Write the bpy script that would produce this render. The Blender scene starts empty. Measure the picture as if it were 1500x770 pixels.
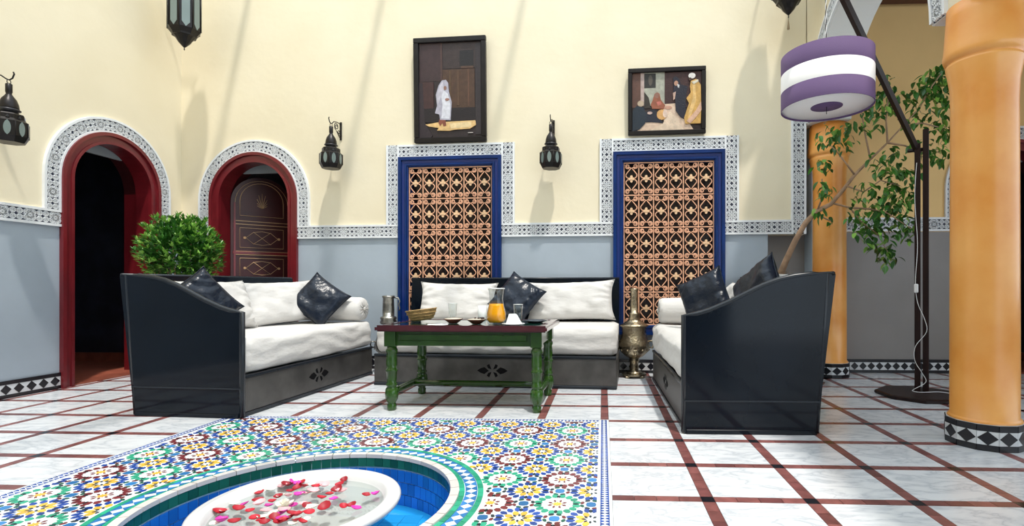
import bpy, bmesh, math, random
from mathutils import Vector, Matrix, noise
random.seed(7)
S = bpy.context.scene
C = S.collection
PI = math.pi
R = math.radians

# ------------------------------------------------------------------ camera
F, CX, CY, EYE, YAW = 765.0, 850.0, 418.7, 0.94, 0.043
cam_d = bpy.data.cameras.new('camera')
cam_d.sensor_width = 36.0
cam_d.lens = F / 1500 * 36
cam_d.shift_x = (750 - CX) / 1500
cam_d.shift_y = (CY - 385) / 1500
cam_d.clip_start = 0.05
cam = bpy.data.objects.new('camera', cam_d)
cam.location = (0, 0, EYE)
cam.rotation_euler = (PI / 2, 0, YAW)
C.objects.link(cam)
S.camera = cam

# ------------------------------------------------------------------ sky, sun, exposure
W = bpy.data.worlds.new('sky')
S.world = W
W.use_nodes = True
bgn = W.node_tree.nodes['Background']
bgn.inputs[0].default_value = (0.80, 0.91, 1.0, 1)
bgn.inputs[1].default_value = 1.9
sun_d = bpy.data.lights.new('sun', 'SUN')
sun_d.energy = 2.7
sun_d.angle = R(2.2)
sun_d.color = (1.0, 0.95, 0.87)
sun = bpy.data.objects.new('sun', sun_d)
sun.rotation_euler = Vector((-0.22, 0.36, -1.0)).to_track_quat('-Z', 'Y').to_euler()
sun.location = (0, 0, 9)
C.objects.link(sun)
S.view_settings.view_transform = 'Standard'
S.view_settings.look = 'None'
S.view_settings.gamma = 1.0
S.view_settings.use_curve_mapping = False
S.view_settings.exposure = 0.22

# ------------------------------------------------------------------ pixel of the photograph -> point of the place
cY, sY = math.cos(YAW), math.sin(YAW)
def ray(px, py):
    u = (px - CX) / F
    return Vector((cY * u - sY, sY * u + cY, (CY - py) / F))
def at(px, py, Y):
    r = ray(px, py)
    t = Y / r.y
    return Vector((r.x * t, Y, EYE + r.z * t))
def on_z(px, py, z=0.0):
    r = ray(px, py)
    t = (z - EYE) / r.z
    return Vector((r.x * t, r.y * t, z))
def pix(p):
    zc = -sY * p[0] + cY * p[1]
    if zc < 0.2:
        return None
    return CX + F * (cY * p[0] + sY * p[1]) / zc, CY - F * (p[2] - EYE) / zc, zc
WA = -0.0567
WO = Vector((-0.2456, 5.709))
WD = Vector((math.cos(WA), math.sin(WA)))
WN = Vector((math.sin(WA), -math.cos(WA)))      # towards the court
def wl(px, py, out=0.0):                         # pixel -> (s, z) on the back wall, 'out' metres in front of it
    r = ray(px, py)
    n2 = Vector((r.x, r.y))
    t = (WO + WN * out).dot(WN) / n2.dot(WN)
    p = r * t
    return (Vector((p.x, p.y)) - WO).dot(WD), p.z + EYE

# ------------------------------------------------------------------ mesh builder
class MB:
    def __init__(s):
        s.v = []; s.f = []; s.m = []; s.sm = []
    def add(s, vs, fs, mi=0, smooth=False, M=None):
        o = len(s.v)
        for p in vs:
            p = Vector(p)
            s.v.append(tuple(M @ p) if M is not None else tuple(p))
        for f in fs:
            s.f.append(tuple(i + o for i in f)); s.m.append(mi); s.sm.append(smooth)
        return s
    def box(s, x0, x1, y0, y1, z0, z1, mi=0, M=None):
        vs = [(x0,y0,z0),(x1,y0,z0),(x1,y1,z0),(x0,y1,z0),(x0,y0,z1),(x1,y0,z1),(x1,y1,z1),(x0,y1,z1)]
        fs = [(3,2,1,0),(4,5,6,7),(0,1,5,4),(1,2,6,5),(2,3,7,6),(3,0,4,7)]
        return s.add(vs, fs, mi, False, M)
    def cbox(s, x0, x1, y0, y1, z0, z1, b=0.006, seg=1, mi=0, M=None, smooth=False):
        bm = bmesh.new()
        bmesh.ops.create_cube(bm, size=1)
        for v in bm.verts:
            v.co = Vector(((x0+x1)/2 + v.co.x*(x1-x0), (y0+y1)/2 + v.co.y*(y1-y0), (z0+z1)/2 + v.co.z*(z1-z0)))
        bmesh.ops.bevel(bm, geom=bm.edges[:], offset=b, segments=seg, affect='EDGES', profile=0.5)
        bm.verts.index_update()
        s.add([v.co.copy() for v in bm.verts], [[v.index for v in f.verts] for f in bm.faces], mi, smooth, M)
        bm.free()
        return s
    def prism(s, poly, a0, a1, axis='z', mi=0, M=None, smooth=False):
        n = len(poly)
        def P(p, a):
            return (p[0], p[1], a) if axis == 'z' else ((p[0], a, p[1]) if axis == 'y' else (a, p[0], p[1]))
        vs = [P(p, a0) for p in poly] + [P(p, a1) for p in poly]
        fs = [tuple(range(n))[::-1], tuple(range(n, 2*n))] + [(i, (i+1) % n, n + (i+1) % n, n + i) for i in range(n)]
        return s.add(vs, fs, mi, smooth, M)
    def ribbon(s, pairs, y0, y1, mi=0, M=None, closed=False, smooth=False, axis='y'):
        vs = []; fs = []
        n = len(pairs)
        for (a, b) in pairs:
            for q, y in ((a, y0), (b, y0), (b, y1), (a, y1)):
                vs.append((q[0], y, q[1]) if axis == 'y' else (q[0], q[1], y))
        for i in range(n if closed else n - 1):
            j = (i + 1) % n
            for k in range(4):
                fs.append((4*i + k, 4*j + k, 4*j + (k+1) % 4, 4*i + (k+1) % 4))
        if not closed:
            fs += [(3,2,1,0), (4*n-4, 4*n-3, 4*n-2, 4*n-1)]
        return s.add(vs, fs, mi, smooth, M)
    def tube(s, pts, r, n=6, closed=False, mi=0, M=None, smooth=True, flat=1.0):
        pts = [Vector(p) for p in pts]
        m = len(pts)
        rr = r if isinstance(r, (list, tuple)) else [r] * m
        up = None; vs = []; fs = []
        for i in range(m):
            if closed:
                t = pts[(i+1) % m] - pts[i-1]
            else:
                t = pts[min(i+1, m-1)] - pts[max(i-1, 0)]
            if t.length < 1e-9: t = Vector((0, 0, 1))
            t.normalize()
            if up is None:
                up = Vector((0, 1, 0)) if abs(t.y) < 0.9 else Vector((1, 0, 0))
            a = (up - t * up.dot(t))
            if a.length < 1e-6:
                a = t.orthogonal()
            a.normalize(); b = t.cross(a); up = a
            for k in range(n):
                an = 2 * PI * k / n + PI / n
                vs.append(pts[i] + (a * math.cos(an) * flat + b * math.sin(an)) * rr[i])
        for i in range(m if closed else m - 1):
            j = (i + 1) % m
            for k in range(n):
                fs.append((i*n + k, i*n + (k+1) % n, j*n + (k+1) % n, j*n + k))
        if not closed:
            fs += [tuple(range(n))[::-1], tuple(range((m-1)*n, m*n))]
        return s.add(vs, fs, mi, smooth, M)
    def lathe(s, prof, n=24, mi=0, M=None, smooth=True, a0=0.0, cap=True):
        vs = []; fs = []
        m = len(prof)
        for (r, z) in prof:
            for k in range(n):
                a = a0 + 2 * PI * k / n
                vs.append((r * math.cos(a), r * math.sin(a), z))
        for i in range(m - 1):
            for k in range(n):
                fs.append((i*n + k, i*n + (k+1) % n, (i+1)*n + (k+1) % n, (i+1)*n + k))
        if cap:
            fs += [tuple(range(n))[::-1], tuple(range((m-1)*n, m*n))]
        return s.add(vs, fs, mi, smooth, M)
    def mesh(s, name, mats):
        me = bpy.data.meshes.new(name)
        me.from_pydata(s.v, [], s.f)
        for m in (mats if isinstance(mats, (list, tuple)) else [mats]):
            me.materials.append(m)
        me.polygons.foreach_set('material_index', s.m)
        me.polygons.foreach_set('use_smooth', s.sm)
        bm = bmesh.new(); bm.from_mesh(me)
        bmesh.ops.recalc_face_normals(bm, faces=bm.faces[:])
        bm.to_mesh(me); bm.free()
        me.update()
        return me
    def build(s, name, mats, parent=None, loc=None, rot=None):
        return link(name, s.mesh(name, mats), parent, loc, rot)

def link(name, me, parent=None, loc=None, rot=None):
    o = bpy.data.objects.new(name, me)
    C.objects.link(o)
    if parent is not None: o.parent = parent
    if loc is not None: o.location = loc
    if rot is not None: o.rotation_euler = rot
    return o
def tag(o, label=None, cat=None, group=None, kind=None):
    if label: o['label'] = label
    if cat: o['category'] = cat
    if group: o['group'] = group
    if kind: o['kind'] = kind
    return o
def thing(name, label, cat, loc=(0,0,0), rz=0.0, group=None):
    o = bpy.data.objects.new(name, None)
    o.empty_display_size = 0.1
    C.objects.link(o)
    o.location = loc; o.rotation_euler = (0, 0, rz)
    return tag(o, label, cat, group)
def frame(name, loc=(0,0,0), rz=0.0):
    o = bpy.data.objects.new(name, None)
    o.empty_display_size = 0.1
    C.objects.link(o)
    o.location = loc; o.rotation_euler = (0, 0, rz)
    return tag(o, kind='structure')
def copy_tree(o, parent=None):
    c = o.copy(); C.objects.link(c); c.parent = parent
    for ch in list(o.children):
        copy_tree(ch, c)
    return c

# ------------------------------------------------------------------ materials
MT = {}
def mat(name, col, rough=0.6, metal=0.0, var=0.0, vscale=6.0, col2=None, bump=0.0, bscale=40.0, coat=0.0,
        stretch=None, detail=4.0, spec=0.5, trans=0.0, sheen=0.0, rvar=0.0, rand=0.0, subs=0.0):
    m = bpy.data.materials.new(name); m.use_nodes = True
    nt = m.node_tree; N = nt.nodes; L = nt.links
    b = N['Principled BSDF']
    c4 = (*col, 1)
    b.inputs['Base Color'].default_value = c4
    b.inputs['Roughness'].default_value = rough
    b.inputs['Metallic'].default_value = metal
    b.inputs['Specular IOR Level'].default_value = spec
    b.inputs['Coat Weight'].default_value = coat
    b.inputs['Coat Roughness'].default_value = 0.08
    b.inputs['Transmission Weight'].default_value = trans
    b.inputs['Sheen Weight'].default_value = sheen
    b.inputs['Subsurface Weight'].default_value = subs
    tc = N.new('ShaderNodeTexCoord'); src = tc.outputs['Object']
    if stretch:
        mp = N.new('ShaderNodeMapping'); mp.inputs['Scale'].default_value = stretch
        L.new(src, mp.inputs['Vector']); src = mp.outputs['Vector']
    if var > 0 or rand > 0:
        c2 = col2 or tuple(max(0, c * (1 - var)) for c in col)
        nz = N.new('ShaderNodeTexNoise'); nz.noise_dimensions = '4D'
        nz.inputs['Scale'].default_value = vscale; nz.inputs['Detail'].default_value = detail
        L.new(src, nz.inputs['Vector'])
        oi = N.new('ShaderNodeObjectInfo')
        mu = N.new('ShaderNodeMath'); mu.operation = 'MULTIPLY'; mu.inputs[1].default_value = 37.0
        L.new(oi.outputs['Random'], mu.inputs[0]); L.new(mu.outputs[0], nz.inputs['W'])
        rp = N.new('ShaderNodeValToRGB')
        rp.color_ramp.elements[0].position = 0.35; rp.color_ramp.elements[1].position = 0.68
        rp.color_ramp.elements[0].color = (*c2, 1); rp.color_ramp.elements[1].color = c4
        L.new(nz.outputs['Fac'], rp.inputs['Fac'])
        out = rp.outputs['Color']
        if rand > 0:
            hs = N.new('ShaderNodeHueSaturation')
            mr = N.new('ShaderNodeMapRange')
            mr.inputs['To Min'].default_value = 1 - rand; mr.inputs['To Max'].default_value = 1 + rand
            L.new(oi.outputs['Random'], mr.inputs['Value']); L.new(mr.outputs['Result'], hs.inputs['Value'])
            L.new(out, hs.inputs['Color']); out = hs.outputs['Color']
        L.new(out, b.inputs['Base Color'])
        if rvar > 0:
            mr2 = N.new('ShaderNodeMapRange')
            mr2.inputs['To Min'].default_value = rough - rvar; mr2.inputs['To Max'].default_value = rough + rvar
            L.new(nz.outputs['Fac'], mr2.inputs['Value']); L.new(mr2.outputs['Result'], b.inputs['Roughness'])
    if bump > 0:
        nb = N.new('ShaderNodeTexNoise'); nb.inputs['Scale'].default_value = bscale; nb.inputs['Detail'].default_value = 5
        L.new(src, nb.inputs['Vector'])
        bp = N.new('ShaderNodeBump'); bp.inputs['Strength'].default_value = bump; bp.inputs['Distance'].default_value = 0.02
        L.new(nb.outputs['Fac'], bp.inputs['Height']); L.new(bp.outputs['Normal'], b.inputs['Normal'])
    MT[name] = m
    return m
def glassy(name, tint=(1, 1, 1), rough=0.0, ior=1.45, dens=1.0):
    m = bpy.data.materials.new(name); m.use_nodes = True
    nt = m.node_tree; N = nt.nodes; L = nt.links
    N.remove(N['Principled BSDF'])
    tr = N.new('ShaderNodeBsdfTransparent'); tr.inputs[0].default_value = (*tint, 1)
    gl = N.new('ShaderNodeBsdfGlossy'); gl.inputs['Roughness'].default_value = rough
    lw_ = N.new('ShaderNodeLayerWeight'); lw_.inputs['Blend'].default_value = 0.5
    pw = N.new('ShaderNodeMath'); pw.operation = 'POWER'; pw.inputs[1].default_value = 3.5
    fr = N.new('ShaderNodeMapRange'); fr.inputs['To Min'].default_value = ((ior - 1)/(ior + 1))**2; fr.inputs['To Max'].default_value = 0.85
    L.new(lw_.outputs['Facing'], pw.inputs[0]); L.new(pw.outputs[0], fr.inputs['Value'])
    mx = N.new('ShaderNodeMixShader')
    L.new(fr.outputs[0], mx.inputs[0]); L.new(tr.outputs[0], mx.inputs[1]); L.new(gl.outputs[0], mx.inputs[2])
    L.new(mx.outputs[0], N['Material Output'].inputs['Surface'])
    MT[name] = m
    return m
def marble(name):
    m = mat(name, (0.80, 0.82, 0.84), 0.22, spec=0.5)
    nt = m.node_tree; N = nt.nodes; L = nt.links
    b = N['Principled BSDF']
    tc = N['Texture Coordinate']; oi = N.new('ShaderNodeObjectInfo')
    mu = N.new('ShaderNodeMath'); mu.operation = 'MULTIPLY'; mu.inputs[1].default_value = 61.0
    L.new(oi.outputs['Random'], mu.inputs[0])
    mp = N.new('ShaderNodeMapping'); mp.inputs['Scale'].default_value = (1.0, 2.6, 1.0); mp.inputs['Rotation'].default_value = (0, 0, 0.5)
    L.new(tc.outputs['Object'], mp.inputs['Vector'])
    nz = N.new('ShaderNodeTexNoise'); nz.noise_dimensions = '4D'; nz.inputs['Scale'].default_value = 3.2
    nz.inputs['Detail'].default_value = 7; nz.inputs['Roughness'].default_value = 0.55; nz.inputs['Distortion'].default_value = 1.1
    L.new(mp.outputs[0], nz.inputs['Vector']); L.new(mu.outputs[0], nz.inputs['W'])
    rp = N.new('ShaderNodeValToRGB'); cr = rp.color_ramp
    cr.elements[0].position = 0.41; cr.elements[0].color = (0.71, 0.73, 0.755, 1)
    cr.elements[1].position = 0.60; cr.elements[1].color = (0.72, 0.74, 0.76, 1)
    e = cr.elements.new(0.495); e.color = (0.50, 0.53, 0.575, 1)
    e = cr.elements.new(0.47); e.color = (0.63, 0.655, 0.69, 1)
    e = cr.elements.new(0.52); e.color = (0.62, 0.645, 0.68, 1)
    L.new(nz.outputs['Fac'], rp.inputs['Fac']); L.new(rp.outputs['Color'], b.inputs['Base Color'])
    return m

mat('cream', (0.83, 0.745, 0.56), 0.75, var=0.1, vscale=1.3, bump=0.16, bscale=7, col2=(0.78, 0.69, 0.50))
mat('gallery_cream', (0.86, 0.58, 0.25), 0.75, var=0.1, vscale=1.3, bump=0.1, bscale=9)
mat('dado', (0.41, 0.475, 0.545), 0.55, var=0.12, vscale=2.0, bump=0.1, bscale=8)
mat('gallery_dado', (0.27, 0.25, 0.24), 0.55, var=0.12, vscale=2.0, bump=0.1, bscale=8)
mat('plaster', (0.80, 0.82, 0.84), 0.7, var=0.05, vscale=20)
mat('recess', (0.05, 0.055, 0.085), 0.8)
mat('soffit', (0.78, 0.78, 0.76), 0.7, bump=0.05)
mat('terracotta', (0.36, 0.10, 0.06), 0.4, var=0.3, vscale=9, rand=0.12)
mat('strip', (0.26, 0.095, 0.088), 0.3, var=0.35, vscale=25, rand=0.22)
mat('strip_b', (0.20, 0.070, 0.068), 0.3, var=0.35, vscale=25, rand=0.2)
mat('black_tile', (0.012, 0.012, 0.016), 0.2)
mat('grout', (0.55, 0.55, 0.55), 0.8)
mat('grout_white', (0.68, 0.71, 0.735), 0.45)
mat('z_white', (0.70, 0.72, 0.74), 0.25, rand=0.05)
mat('rim_white', (0.64, 0.60, 0.58), 0.35, rand=0.08)
mat('z_blue', (0.020, 0.070, 0.33), 0.2, rand=0.3)
mat('z_lblue', (0.035, 0.19, 0.46), 0.2, rand=0.3)
mat('z_yellow', (0.80, 0.48, 0.07), 0.22, rand=0.15)
mat('z_green', (0.035, 0.36, 0.22), 0.2, rand=0.25)
mat('z_dgreen', (0.010, 0.10, 0.065), 0.2, rand=0.3)
mat('z_brown', (0.17, 0.03, 0.035), 0.22, rand=0.3)
mat('z_black', (0.02, 0.035, 0.045), 0.2, rand=0.3)
mat('pool', (0.012, 0.14, 0.55), 0.18, rand=0.25)
mat('pool_sunlit', (0.02, 0.32, 0.70), 0.18, rand=0.1)  # same tile as the basin wall, sunlight painted in as paler blue
mat('pool_grout', (0.45, 0.66, 0.78), 0.7)
marble('marble')
mat('bowl_marble', (0.74, 0.745, 0.75), 0.2, var=0.05, vscale=5, subs=0.0)
mat('sofa_black', (0.0035, 0.0065, 0.012), 0.10, var=0.3, vscale=3, spec=0.23, rvar=0.03)
mat('sofa_edge', (0.014, 0.018, 0.024), 0.25, spec=0.35)
mat('sofa_metal', (0.135, 0.13, 0.125), 0.42, 0.55, var=0.45, vscale=5, rvar=0.1, stretch=(1, 1, 1))
mat('fabric', (0.65, 0.635, 0.615), 0.9, var=0.05, vscale=4, bump=0.6, bscale=6, sheen=0.2, stretch=(1, 1, 2.2))
mat('fabric_cord', (0.50, 0.485, 0.46), 0.9)
mat('leather', (0.005, 0.011, 0.025), 0.28, var=0.3, vscale=6, bump=0.7, bscale=10, spec=0.36)
mat('table_green', (0.022, 0.078, 0.006), 0.22, var=0.3, vscale=9, coat=0.35)
mat('table_edge', (0.085, 0.016, 0.022), 0.16, var=0.3, vscale=9, coat=0.6)
mat('table_top', (0.006, 0.045, 0.032), 0.08, coat=0.5)
mat('red_door', (0.185, 0.012, 0.018), 0.32, var=0.3, vscale=4, coat=0.2)
mat('door_dark', (0.060, 0.010, 0.012), 0.35, var=0.3, vscale=5)
mat('gold_line', (0.60, 0.38, 0.20), 0.45, 0.3)
mat('blue_frame', (0.002, 0.030, 0.165), 0.35, var=0.4, vscale=4, spec=0.3)
mat('blue_dark', (0.005, 0.022, 0.15), 0.35)
mat('iron_salmon', (0.90, 0.49, 0.31), 0.5, var=0.25, vscale=18)
mat('iron_gold', (0.90, 0.60, 0.36), 0.45, var=0.2, vscale=18)
mat('dark_pane', (0.018, 0.010, 0.010), 0.25)
mat('iron', (0.016, 0.013, 0.013), 0.36, 0.5, var=0.3, vscale=14)
mat('iron_edge', (0.05, 0.05, 0.055), 0.35, 0.6)
mat('lantern_glass', (0.17, 0.22, 0.21), 0.12, spec=0.6)
mat('brass', (0.50, 0.42, 0.29), 0.27, 0.95, var=0.45, vscale=16, bump=0.35, bscale=45)
mat('silver', (0.42, 0.41, 0.37), 0.26, 0.95, var=0.45, vscale=16, bump=0.35, bscale=45)
mat('column', (0.93, 0.455, 0.125), 0.35, var=0.2, vscale=3.0, col2=(0.80, 0.30, 0.05), coat=0.12, bump=0.04, bscale=12, detail=8)
mat('lamp_wood', (0.022, 0.009, 0.008), 0.4, var=0.4, vscale=6, stretch=(6, 6, 0.6), spec=0.25)
mat('purple', (0.115, 0.066, 0.165), 0.8, bump=0.1, bscale=200)
mat('shade_white', (0.90, 0.88, 0.87), 0.8)
mat('plastic_white', (0.8, 0.8, 0.8), 0.4)
mat('leaf', (0.075, 0.27, 0.028), 0.38, var=0.35, vscale=3, rand=0.45)
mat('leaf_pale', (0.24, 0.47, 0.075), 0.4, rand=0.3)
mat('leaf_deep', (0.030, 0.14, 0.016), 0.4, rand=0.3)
mat('bark', (0.50, 0.32, 0.20), 0.85, var=0.4, vscale=12, bump=0.4, bscale=30)
mat('straw', (0.30, 0.22, 0.13), 0.9)
mat('glaze_green', (0.015, 0.14, 0.04), 0.15, coat=0.4)
mat('wicker', (0.52, 0.33, 0.13), 0.7, var=0.5, vscale=30, bump=0.5, bscale=60)
mat('bowl_brown', (0.13, 0.035, 0.022), 0.25)
mat('cream_food', (0.75, 0.66, 0.52), 0.6, var=0.2, vscale=40)
mat('jam', (0.04, 0.018, 0.016), 0.2)
mat('porcelain', (0.82, 0.84, 0.84), 0.15)
mat('dark_plate', (0.05, 0.06, 0.075), 0.15)
mat('napkin', (0.84, 0.85, 0.87), 0.85)
mat('steel', (0.5, 0.5, 0.5), 0.2, 1.0)
mat('juice', (1.0, 0.42, 0.0), 0.25, spec=0.3)
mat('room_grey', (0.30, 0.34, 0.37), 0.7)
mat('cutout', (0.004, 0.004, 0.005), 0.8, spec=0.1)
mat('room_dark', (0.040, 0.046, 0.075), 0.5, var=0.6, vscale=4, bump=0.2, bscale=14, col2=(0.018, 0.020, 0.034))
mat('wood_ceiling', (0.11, 0.035, 0.020), 0.6, var=0.4, vscale=3, stretch=(8, 1, 8))
mat('p_red', (0.42, 0.006, 0.022), 0.5, rand=0.3)
mat('p_magenta', (0.62, 0.035, 0.36), 0.5, rand=0.25)
mat('p_pink', (0.82, 0.42, 0.45), 0.55, rand=0.1)
mat('p_white', (0.86, 0.82, 0.72), 0.55, rand=0.05)
glassy('glass', (0.97, 0.985, 0.98), 0.0, 1.45)
glassy('water', (0.80, 0.84, 0.83), 0.0, 1.33)

# ------------------------------------------------------------------ many small flat pieces (tiles): nearest as parts, the rest as one joined part
_shape = {}
def rotp(p, a):
    c, s_ = math.cos(a), math.sin(a)
    return (p[0]*c - p[1]*s_, p[0]*s_ + p[1]*c)
def lay(parent, name, items, limit, minpx=0.0, field=None):
    """items: (key, polygon, z0, z1, material name, x, y, rotation)"""
    sc = []
    for it in items:
        key, poly, z0, z1, mn, x, y, a = it
        q = pix((x, y, z1))
        ext = max(max(p[0] for p in poly) - min(p[0] for p in poly), max(p[1] for p in poly) - min(p[1] for p in poly))
        e = -1.0
        if q and -25 < q[0] < 1525 and q[1] < 795:
            e = F * ext / q[2] if F * ext / q[2] >= minpx else -1.0
        sc.append((e, it))
    sc.sort(key=lambda t: -t[0])
    rest = {}
    for i, (e, it) in enumerate(sc):
        key, poly, z0, z1, mn, x, y, a = it
        if i < limit and e > 0:
            k = (name, key, mn, z0, z1)
            if k not in _shape:
                _shape[k] = MB().prism(poly, z0, z1).mesh(name, MT[mn])
            link(name, _shape[k], parent, (x, y, 0), (0, 0, a))
        else:
            rest.setdefault(mn, []).append(it)
    if rest:
        mb = MB(); mats = []
        for mn, L_ in rest.items():
            mi = len(mats); mats.append(MT[mn])
            for key, poly, z0, z1, _, x, y, a in L_:
                mb.prism([(lambda r: (r[0] + x, r[1] + y))(rotp(p, a)) for p in poly], z0, z1, mi=mi)
        tag(mb.build(field or name + '_field', mats, parent), kind='stuff')

# ------------------------------------------------------------------ floor
FX, FY = -1.31, 2.21                      # fountain centre
RUG = (-2.711, 0.042, 0.533, 3.676)
GX0, GA, GY0, GB = 0.4631, 0.4494, 2.3254, 0.441
mb = MB()
def ring_square(mb, cx, cy, r, h, z, n=64):
    vs = []; fs = []
    for k in range(n):
        a = 2 * PI * k / n
        c, s_ = math.cos(a), math.sin(a)
        q = h / max(abs(c), abs(s_))
        vs += [(cx + r*c, cy + r*s_, z), (cx + q*c, cy + q*s_, z)]
    for k in range(n):
        j = (k + 1) % n
        fs.append((2*k, 2*k+1, 2*j+1, 2*j))
    mb.add(vs, fs)
HH = 0.80
mb.box(-6.5, FX - HH, -3.3, 8.0, -0.05, -0.0125)
mb.box(FX + HH, 7.0, -3.3, 8.0, -0.05, -0.0125)
mb.box(FX - HH, FX + HH, -3.3, FY - HH, -0.05, -0.0125)
mb.box(FX - HH, FX + HH, FY + HH, 8.0, -0.05, -0.0125)
ring_square(mb, FX, FY, 0.775, HH, -0.0125)
floor = tag(mb.build('floor', MT['grout']), 'white marble floor with dark red tile strips', kind='structure')

def sub_rug(x0, x1, y0, y1):
    a0, a1, b0, b1 = RUG
    if x1 <= a0 or x0 >= a1 or y1 <= b0 or y0 >= b1:
        return [(x0, x1, y0, y1)]
    out = []
    if x0 < a0: out.append((x0, a0, y0, y1)); x0 = a0
    if x1 > a1: out.append((a1, x1, y0, y1)); x1 = a1
    if y0 < b0: out.append((x0, x1, y0, b0)); y0 = b0
    if y1 > b1: out.append((x0, x1, b1, y1))
    return [q for q in out if q[1] - q[0] > 0.008 and q[3] - q[2] > 0.008]
tiles = []; strips = []; knots = []
def rect_item(lst, q, mn, g=0.0012, pre='r'):
    x0, x1, y0, y1 = q
    w, h = (x1 - x0)/2 - g, (y1 - y0)/2 - g
    lst.append(((pre, round(w, 4), round(h, 4)), [(-w, -h), (w, -h), (w, h), (-w, h)], -0.0125, 0.0, mn, (x0+x1)/2, (y0+y1)/2, 0.0))
SW = 0.028
rs = random.Random(3)
for i in range(-13, 11):
    X0 = GX0 + GA * i; X1 = X0 + GA
    for j in range(-12, 9):
        Y0 = GY0 + GB * j; Y1 = Y0 + GB
        if X1 < -5.05 or X0 > 5.25 or Y0 > 6.0: continue
        for q in sub_rug(X0 + SW, X1 - SW, Y0 + SW, Y1 - SW): rect_item(tiles, q, 'marble', 0.001)
        for q in sub_rug(X0 - SW, X0 + SW, Y0 - SW, Y0 + SW): rect_item(knots, q, 'black_tile')
        for k in range(4):
            w = (GA - 2*SW)/4
            for q in sub_rug(X0 + SW + w*k, X0 + SW + w*(k+1), Y0 - SW, Y0 + SW): rect_item(strips, q, rs.choice(['strip', 'strip', 'strip_b']))
            w = (GB - 2*SW)/4
            for q in sub_rug(X0 - SW, X0 + SW, Y0 + SW + w*k, Y0 + SW + w*(k+1)): rect_item(strips, q, rs.choice(['strip', 'strip', 'strip_b']))
lay(floor, 'marble_tile', tiles, 300, field='marble_tiles_around')
lay(floor, 'strip_tile', strips, 300, field='strip_tiles_beyond')
lay(floor, 'crossing_tile', knots, 250, field='crossing_tiles_beyond')

# ------------------------------------------------------------------ zellige carpet of the floor
a0, a1, b0, b1 = RUG
zel = frame('floor_zellige')
tag(zel, 'mosaic tile panel of coloured rosettes set around the sunken fountain')
mb = MB()
H2 = 0.85
mb.box(a0, FX - H2, b0, b1, -0.0125, -0.002); mb.box(FX + H2, a1, b0, b1, -0.0125, -0.002)
mb.box(FX - H2, FX + H2, b0, FY - H2, -0.0125, -0.002); mb.box(FX - H2, FX + H2, FY + H2, b1, -0.0125, -0.002)
ring_square(mb, FX, FY, 0.70, H2, -0.002)
mb.build('white_tile_ground', MT['grout_white'], zel)
def petal(l, w, f=0.12):
    return [(-l/2, 0), (-l*f, -w/2), (l*0.28, -w*0.42), (l/2, 0), (l*0.28, w*0.42), (-l*f, w/2)]
def star(r0, r1, n, ph=0.0):
    return [((r0 if k % 2 == 0 else r1) * math.cos(ph + PI*k/n), (r0 if k % 2 == 0 else r1) * math.sin(ph + PI*k/n)) for k in range(2*n)]
P_out = petal(0.039, 0.0245); P_yel = [(-0.019, 0), (-0.004, -0.0135), (0.010, -0.0115), (0.021, 0), (0.010, 0.0115), (-0.004, 0.0135)]
P_gr = petal(0.036, 0.027, 0.3); P_dia = [(-0.010, 0), (0, -0.0055), (0.010, 0), (0, 0.0055)]
P_small = petal(0.026, 0.0155, 0.25); P_st8 = star(0.023, 0.011, 8); P_oct = star(0.025, 0.022, 4); P_ctr = star(0.012, 0.007, 8)
px_, py_ = 0.2925, 0.2855
zi = []
def okz(x, y, m=0.0):
    return a0 + 0.075 + m < x < a1 - 0.068 - m and b0 + 0.06 + m < y < b1 - 0.055 - m and math.hypot(x - FX, y - FY) > 0.79 + m
def zadd(key, poly, mn, x, y, a, ext):
    if okz(x, y, ext*0.25):
        zi.append((key, poly, -0.006, 0.0004, mn, x, y, a))
for i in range(-1, 12):
    for j in range(-6, 8):
        x = -0.050 - px_*i; y = 2.107 + py_*j
        for k in range(16):
            a = 2*PI*k/16 + PI/16
            zadd('po', P_out, 'z_blue', x + 0.081*math.cos(a), y + 0.081*math.sin(a), a, 0.03)
        for k in range(8):
            a = 2*PI*k/8 + PI/8
            zadd('py', P_yel, 'z_yellow', x + 0.044*math.cos(a), y + 0.044*math.sin(a), a, 0.03)
            a += PI/8
            zadd('pd', P_dia, 'z_black', x + 0.026*math.cos(a), y + 0.026*math.sin(a), a, 0.01)
        gx, gy = x - px_/2, y + py_/2
        g = 'z_green' if (i + j) % 2 == 0 else 'z_brown'
        for k in range(16):
            a = 2*PI*k/16 + PI/16
            zadd('pg', P_gr, g, gx + 0.085*math.cos(a), gy + 0.085*math.sin(a), a, 0.03)
        zadd('ps', P_st8, 'z_yellow', gx, gy, 0, 0.02)
        for k in range(8):
            a = 2*PI*k/8 + PI/8
            zadd('pd2', P_dia, 'z_brown', gx + 0.033*math.cos(a), gy + 0.033*math.sin(a), a, 0.01)
        for k in range(16):
            a = 2*PI*k/16
            zadd('pd3', P_dia, 'z_white', gx + 0.058*math.cos(a), gy + 0.058*math.sin(a), a, 0.01)
        for mx, my in ((x - px_/2, y), (x, y + py_/2)):
            zadd('oc', P_oct, 'z_lblue', mx, my, PI/4, 0.02)
            for k in range(8):
                a = 2*PI*k/8 + PI/8
                zadd('sm', P_small, ('z_brown', 'z_black', 'z_dgreen')[(k*5 + i + j) % 3], mx + 0.041*math.cos(a), my + 0.041*math.sin(a), a + PI/2, 0.02)
            for k in range(4):
                a = 2*PI*k/4
                zadd('sm2', P_small, 'z_black', mx + 0.066*math.cos(a), my + 0.066*math.sin(a), a, 0.02)
lay(zel, 'mosaic_tile', zi, 300, field='mosaic_tiles_beyond')
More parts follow.
